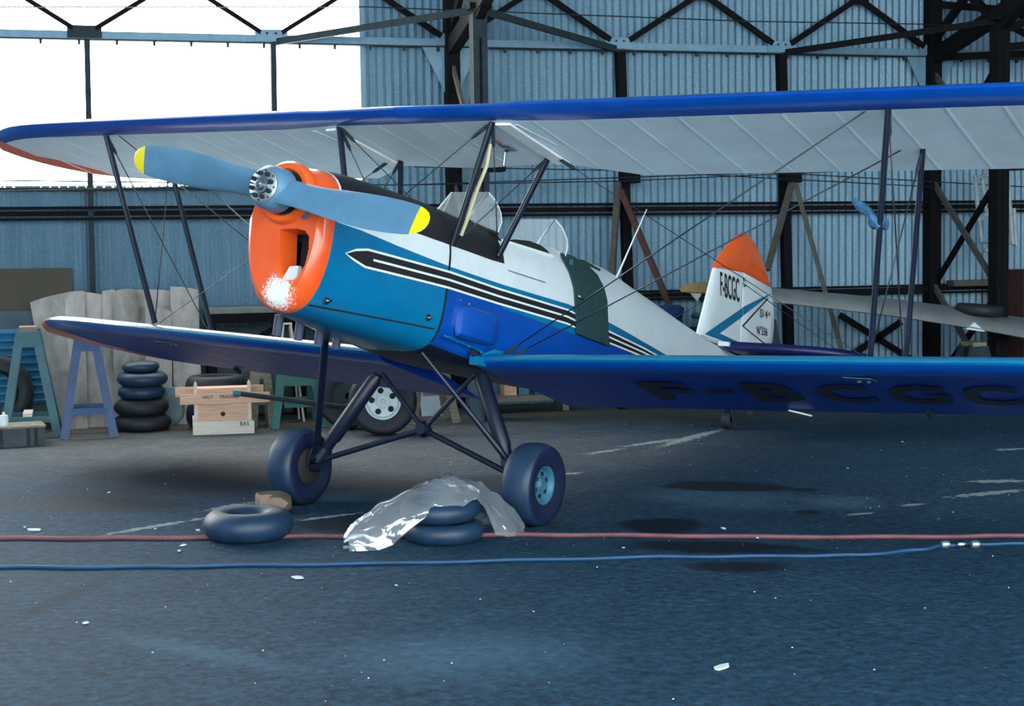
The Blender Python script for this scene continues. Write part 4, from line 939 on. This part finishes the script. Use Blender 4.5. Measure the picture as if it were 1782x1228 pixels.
# brown board and blue corrugated sheets
p0, p1 = at(-160, 470, 5.82), at(125, 466, 5.82)
mb = MB(); mb.prism([(p0.x, 5.80, 0), (p1.x, 5.80, 0), (p1.x, 5.86, p1.z), (p0.x, 5.86, p0.z)], (0, .025, 0)); tagged(mb, 'brown_board', brown, 'big flat brown board leaning on the back wall at the left', 'board')
p0, p1 = at(-160, 545, 5.74), at(100, 540, 5.74)
mb = MB(); mb.prism([(p0.x, 5.68, 0), (p1.x, 5.68, 0), (p1.x, 5.77, p1.z), (p0.x, 5.77, p0.z)], (0, .02, 0)); tagged(mb, 'grey_board', blue_grey, 'blue-grey board leaning in front of the brown board', 'board')
mb = MB(); p0, p1 = at(-160, 572, 5.58), at(104, 570, 5.58); n = 70; vs = []
for i in range(n+1):
    z = .22+(p1.z-.22)*i/n; y = 5.57+.06*i/n+.012*math.cos(2*math.pi*i/7)
    vs += [(p0.x, y, z), (p1.x, y, z)]
mb.add(vs, [(2*i, 2*i+1, 2*i+3, 2*i+2) for i in range(n)], 0, True); tagged(mb, 'corrugated_panel', blue_sheet, 'blue corrugated panel with horizontal ridges behind the teal trestle', 'panel')
# weathered cement sheets leaning on the wall
def leaning(px0, py0, px1, py1, pb0, pb1, yb, yt, mat, label, curve=0.0, th=.02, name='cement_sheet'):
    """top corners and foot positions; curve bows the sheet"""
    A, B = at(px0, py0, yt), at(px1, py1, yt); C0, C1 = at(pb0, 720, yb), at(pb1, 720, yb); mb = MB(); n = 10; fr, bk = [], []
    for i in range(n+1):
        t = i/n; bow = -curve*math.sin(math.pi*t); tp = A.lerp(B, t); bt_ = C0.lerp(C1, t)
        fr.append([Vector((bt_.x, yb+bow, .0)), Vector(((tp.x+bt_.x)/2, (yt+yb)/2+bow, tp.z/2)), Vector((tp.x, yt+bow, tp.z-.012*abs(curve)*30*(2*t-1)**2))])
    rows = [[q for q in r_]+[q+Vector((0, th, 0)) for q in reversed(r_)] for r_ in fr]
    mb.loft(rows, 0, True, True); return tagged(mb, name, mat, label, 'cement sheet', 'weathered cement sheets leaning on the back wall')
leaning(52, 524, 116, 507, 92, 132, 5.38, 5.70, cement_d, 'leftmost mottled cement sheet, leaning at a slant behind the blue trestle', .03)
leaning(146, 507, 184, 513, 150, 188, 5.46, 5.76, cement, 'flat grey cement sheet behind the right leg of the blue trestle', .01)
leaning(113, 508, 147, 505, 118, 152, 5.40, 5.68, cement, 'pale cement sheet with a bright left edge behind the blue trestle', .015)
leaning(178, 506, 200, 503, 182, 206, 5.44, 5.72, cement, 'narrow pale cement sheet left of the rounded one', .01)
leaning(236, 503, 298, 504, 240, 300, 5.48, 5.80, cement, 'wide grey cement sheet right of the rounded one', .02)
leaning(194, 504, 240, 500, 200, 246, 5.36, 5.62, cement_d, 'rounded half-pipe cement sheet with brown lichen stains', .085)
leaning(252, 526, 298, 540, 256, 300, 5.36, 5.60, cement, 'shorter cement sheet with a sloping top edge', .01)
leaning(296, 497, 345, 502, 304, 352, 5.40, 5.70, cement, 'tall pale cement sheet at the right end of the row', .025)
# workbench behind the nose
wx0, wx1 = at(358, 540, 5.5).x, at(700, 540, 5.5).x
wbn = empty('workbench', ((wx0+wx1)/2, 5.66, 0), label='grey-topped workbench with dark diagonal braces behind the orange nose', cat='workbench'); hw = (wx1-wx0)/2; hz = at(420, 535, 5.35).z
mb = MB(); mb.box((0, 0, hz-.03), (2*hw, .42, .055)); mb.build('top', paint('grey_bench_top', (.17, .18, .18), .7, .2), wbn)
mb = MB(); mb.box((0, -.19, hz-.10), (2*hw, .04, .09)); mb.build('front_rail', girder, wbn)
for x in (-hw+.05, -.05, hw-.05):
    for y in (-.17, .17): mb = MB(); mb.box((x, y, (hz-.06)/2), (.07, .06, hz-.06)); mb.build('leg', girder, wbn)
mb = MB(); mb.bar((-hw+.1, -.17, hz-.48), (-.1, -.17, hz-.1), .03, .05); mb.build('diagonal_brace', girder, wbn)
mb = MB(); mb.bar((.0, -.17, hz-.1), (hw-.1, -.17, hz-.48), .03, .05); mb.build('diagonal_brace', girder, wbn)
mb = MB(); mb.box((0, .20, hz*.42), (2*hw, .015, hz*.8)); mb.build('back_panel', blue_grey, wbn)
# wooden steps and green trestle behind the starboard wing
p = at(499, 564, 5.3)
st = empty('stepladder', (p.x, 5.3, 0), label='narrow pale wooden stepladder rising behind the starboard wing', cat='stepladder')
for s in (-1, 1):
    mb = MB(); mb.bar((s*.12, -.12, 0), (s*.035, 0, p.z), .018, .03); mb.build('rail', wood_l, st)
    mb = MB(); mb.bar((s*.11, .12, 0), (s*.03, .02, p.z-.02), .018, .025); mb.build('rear_leg', wood_l, st)
for k in range(1, 5): mb = MB(); t = k/5; mb.box((0, -.12*(1-t), p.z*t), (.24*(1-t)+.07*t, .07, .018)); mb.build('step', wood_l, st)
mb = MB(); mb.box((0, 0, p.z+.005), (.09, .06, .016)); mb.build('top_cap', wood_l, st)
a, b = gnd(478, 747), gnd(566, 744); trestle('trestle', ((a.x+b.x)/2, a.y+.2, 0), b.x-a.x, .50, .36, green_t, 'green trestle standing just behind the starboard wheel', .42, top=.26)
a, b = gnd(446, 746), gnd(476, 746); trestle('trestle', ((a.x+b.x)/2, a.y+.22, 0), .17, .56, .2, wood_g, 'weathered unpainted trestle between the crate and the green trestle', .4, top=.08)
# wheel dolly: white spoked wheel with a tow bar
w0 = gnd(668, 757); RD = .285
dl = empty('wheel_dolly', (w0.x, w0.y+.02, 0), label='wheel dolly with a white five-hole rim and long grey tow bar', cat='dolly')
ax_ = Vector((-.18, -1, .0)).normalized(); cc = Vector((0, 0, RD))
mb = MB(); mb.lathe(tyre_prof(RD, .2, .15), cc, 44, axis=ax_); wh = mb.build('wheel', rubber, dl)
mb = MB(); mb.lathe([(0, .05), (.055, .05), (.06, .04), (.125, .045), (.138, .075), (.150, .08), (.152, -.08), (0, -.05)], cc, 40, axis=ax_); rim = mb.build('rim', hub_white, wh)
q = Vector((0, 0, 1)).rotation_difference(ax_)
for k in range(5):
    t = 2*math.pi*(k+.25)/5; c0 = cc+q @ Vector((.092*math.cos(t), .092*math.sin(t), .046)); mb = MB(); mb.cyl(c0-ax_*.02, c0+ax_*.003, .025, 16); mb.build('rim_hole', dark, rim)
mb = MB(); mb.lathe([(0, .07), (.02, .07), (.022, .05), (0, .05)], cc, 14, axis=ax_); mb.build('hub_cap', steel, rim)
mb = MB(); mb.lathe(tyre_prof(RD*.95, .18, .13), cc+Vector((-.20, .55, -.01)), 40, axis=ax_); mb.build('wheel', rubber, dl)
mb = MB(); mb.cyl(cc-ax_*.05, cc+Vector((-.20, .55, 0)), .03, 12); mb.build('axle', girder, dl)
e0 = at(412, 684, w0.y+.12)-dl.location; e1 = at(600, 708, w0.y+.28)-dl.location
mb = MB(); mb.tube([e0, e1, cc+Vector((-.05, .3, .05))], .022, 10); tb_ = mb.build('tow_bar', girder2, dl)
mb = MB(); mb.lathe([(0, -.03), (.026, -.03), (.03, 0), (.026, .03), (0, .03)], e0, 14, axis=(1, 0, -.1)); mb.build('rubber_grip', hub_blue, tb_)
# odds and ends under the aircraft, by the wall
p = at(752, 702, 5.3); mb = MB(); mb.prism([(p.x-.12, 5.2, .0), (p.x+.14, 5.2, .0), (p.x+.13, 5.35, .52), (p.x-.13, 5.35, .50)], (0, .02, 0)); tagged(mb, 'propped_sheet', silver, 'light grey panel propped behind the white dolly wheel', 'panel')
a, b = gnd(722, 740), gnd(800, 738); trestle('trestle', ((a.x+b.x)/2, a.y+.25, 0), b.x-a.x, .55, .35, wood_g, 'dull wooden trestle in front of the light grey panel', .5, top=.2)
p = gnd(838, 735); mb = MB(); mb.lathe([(0, 0), (.07, 0), (.065, .1), (.06, .34), (.05, .36), (0, .36)], (0, 0, 0), 18); tagged(mb, 'gas_bottle', blue_grey, 'small blue-grey gas bottle seen between the undercarriage legs', 'gas bottle', loc=(p.x, p.y+.15, 0))
a, b = gnd(868, 722), gnd(1010, 722)
bn = empty('low_bench', ((a.x+b.x)/2, a.y+.2, 0), label='low dark bench by the wall carrying small boxes', cat='bench')
mb = MB(); mb.box((0, .1, .13), (b.x-a.x, .35, .05)); mb.build('top', wood_g, bn)
for x in (-.35, .35): mb = MB(); mb.box((x, .1, .055), (.06, .3, .11)); mb.build('leg', wood_g, bn)
for px, w_, mt, lab in ((885, .12, wood, 'small pale wooden box on the low bench'), (908, .10, hub_blue, 'small grey-blue box next to the pale wooden one on the low bench'), (950, .26, paint('blue_box', (.03, .13, .2), .6), 'longer blue box at the right of the low bench')):
    p = at(px, 708, a.y+.3); bb = empty('storage_box', (p.x, a.y+.3, .156), label=lab, cat='box'); mb = MB(); mb.box((0, 0, .06), (w_, .16, .12)); mb.build('body', mt, bb); mb = MB(); mb.box((0, 0, .125), (w_+.012, .172, .012)); mb.build('lid', mt, bb)
# ------------------------------------------------------------------ right: glider wing laid on supports, tyre, frames
def gl(px, py, Y): return at(px, py, Y)
gw = empty('glider_wing', tuple(at(1500, 620, 5.1)*1), label='dusty cream glider wing laid along the wall with a golden tip', cat='glider wing'); gw.location.z = 0
gloc = gw.location.copy()
span = [(1186, 497, .05, .02), (1196, 497, .14, .06), (1230, 499, .26, .075), (1262, 503, .32, .075), (1345, 515, .36, .065), (1450, 527, .40, .075), (1560, 540, .46, .085), (1700, 562, .54, .095), (1850, 590, .62, .105), (2100, 640, .7, .11)]
rings = []
for px, py, ch, th in span:
    b_ = gl(px, py+10, 4.12); n = 16; rg_ = []
    for k in range(n):
        a_ = 2*math.pi*k/n; v = .5-.5*math.cos(a_); s_ = 1 if math.sin(a_) >= 0 else -1
        t_ = (math.sin(math.pi*v**.6))*th*(.62 if s_ > 0 else .38)
        rg_.append(Vector((b_.x+v*ch*.10, b_.y+v*ch, b_.z+s_*t_+.36*v*ch))-gloc)
    rings.append(rg_)
mb = MB(); mb.loft(rings[:4], 1, True); mb.loft(rings[3:], 0, True); mb.build('skin', [wing_cream, wing_gold], gw)
mb = MB(); b_ = gl(1200, 510, 4.16)-gloc; mb.prism([b_+Vector((0, 0, .01)), b_+Vector((.12, 0, 0)), b_+Vector((.075, 0, -.075))], (0, .012, 0)); mb.build('tip_skid', hub_white, gw)
mb = MB(); b_ = gl(1693, 572, 4.14)-gloc; mb.prism([b_+Vector((-.09, -.02, .0)), b_+Vector((.12, -.02, -.03)), b_+Vector((.02, 0, .06))], (0, .05, 0)); mb.build('tape_patch', hub_white, gw)
for px, py in ((1330, 545), (1700, 590)):
    p = gl(px, py, 4.28); hgt = p.z+.0; trestle('trestle', (p.x, 4.34, 0), .42, hgt-.06, .3, girder2, 'dark trestle holding up the %s end of the glider wing' % ('tip' if px < 1500 else 'root'), .4)
me = tyre_mesh('wing_tyre', .225, .11, .125, rubber, 36, .6); p = gl(1705, 548, 4.38); put('tyre', me, (p.x, 4.40, p.z-.005), (.03, .08, 0), label='threadbare tyre lying on top of the glider wing', cat='tyre')
# pale tubular frames hung on the lattice column
hf = empty('tubular_frame', tuple(at(1722, 365, 5.2)), label='dirty white tubular frames hanging by the right-hand lattice column', cat='frame'); hl = hf.location.copy()
def hp_(px, py, Y=5.2): return at(px, py, Y)-hl
for pts, nm in (([(1697, 305), (1700, 345), (1708, 420), (1738, 425), (1732, 362), (1702, 378)], 'side_frame'), ([(1695, 312), (1712, 306), (1730, 302)], 'top_rail'), ([(1710, 310), (1712, 340), (1716, 368)], 'upright'), ([(1729, 304), (1722, 325), (1714, 338)], 'curved_brace'), ([(1701, 385), (1716, 374), (1732, 372)], 'crossbar'), ([(1752, 305), (1756, 340), (1762, 425), (1768, 428), (1764, 362)], 'side_frame'), ([(1712, 436), (1740, 432)], 'crossbar')):
    mb = MB(); mb.tube([hp_(a, b) for a, b in pts], .022, 8); mb.build(nm, frame_white, hf)
# dark cabinet with a bent pipe at the right edge
p = at(1800, 520, 5.3)
dc = empty('machine_cabinet', (p.x+.05, 5.35, 0), label='dark machine cabinet with a bent pale pipe at the right edge', cat='cabinet')
mb = MB(); mb.box((0, 0, .62), (.62, .5, 1.24)); mb.build('body', rust, dc)
mb = MB(); mb.box((0, -.26, .85), (.5, .02, .4)); mb.build('front_panel', girder, dc)
mb = MB(); mb.tube([(-.27, -.28, .9), (-.27, -.28, 1.22), (-.22, -.28, 1.36), (-.1, -.28, 1.42), (.1, -.28, 1.42)], .014, 8); mb.build('bent_pipe', hub_blue, dc)
mb = MB(); mb.box((.3, .1, .98), (1.2, .5, .03)); mb.build('shelf', girder2, dc)
wsh = at(1690, 492, 5.75); mb = MB(); mb.box((wsh.x, 5.75, wsh.z), (.5, .14, .06)); tagged(mb, 'wall_plank', tan, 'short dull plank fixed low between the right-hand columns', 'plank')
# tarpaulin heap and round stool seat behind the tail
p = at(1150, 560, 5.5)
hb_ = empty('long_bench', (p.x, 5.3, 0), label='dark slatted bench by the wall behind the tail', cat='bench'); bz_ = at(1180, 575, 5.3).z
for k in range(4): mb = MB(); mb.box((.1, -.2+.13*k, bz_), (1.5, .10, .035)); mb.build('slat', girder2, hb_)
for x in (-.55, .75): mb = MB(); mb.box((x, 0, bz_/2-.02), (.06, .45, bz_-.04)); mb.build('leg', girder, hb_)
lump('tarpaulin', (p.x-.14, 5.22, bz_+.018), (.46, .32, .24), tarp, 21, None, 'crumpled blue tarpaulin heaped on the dark bench', 'tarpaulin', amp=.5)
p = at(1202, 556, 5.4); mb = MB(); mb.lathe([(0, 0), (.04, 0), (.03, .03), (.03, .08), (.17, .10), (.19, .125), (.17, .15), (0, .155)], (0, 0, 0), 28); tagged(mb, 'stool_seat', hub_blue, 'round grey-blue stool seat on the dark bench behind the tail', 'stool', loc=(p.x+.12, 5.2, bz_+.018))
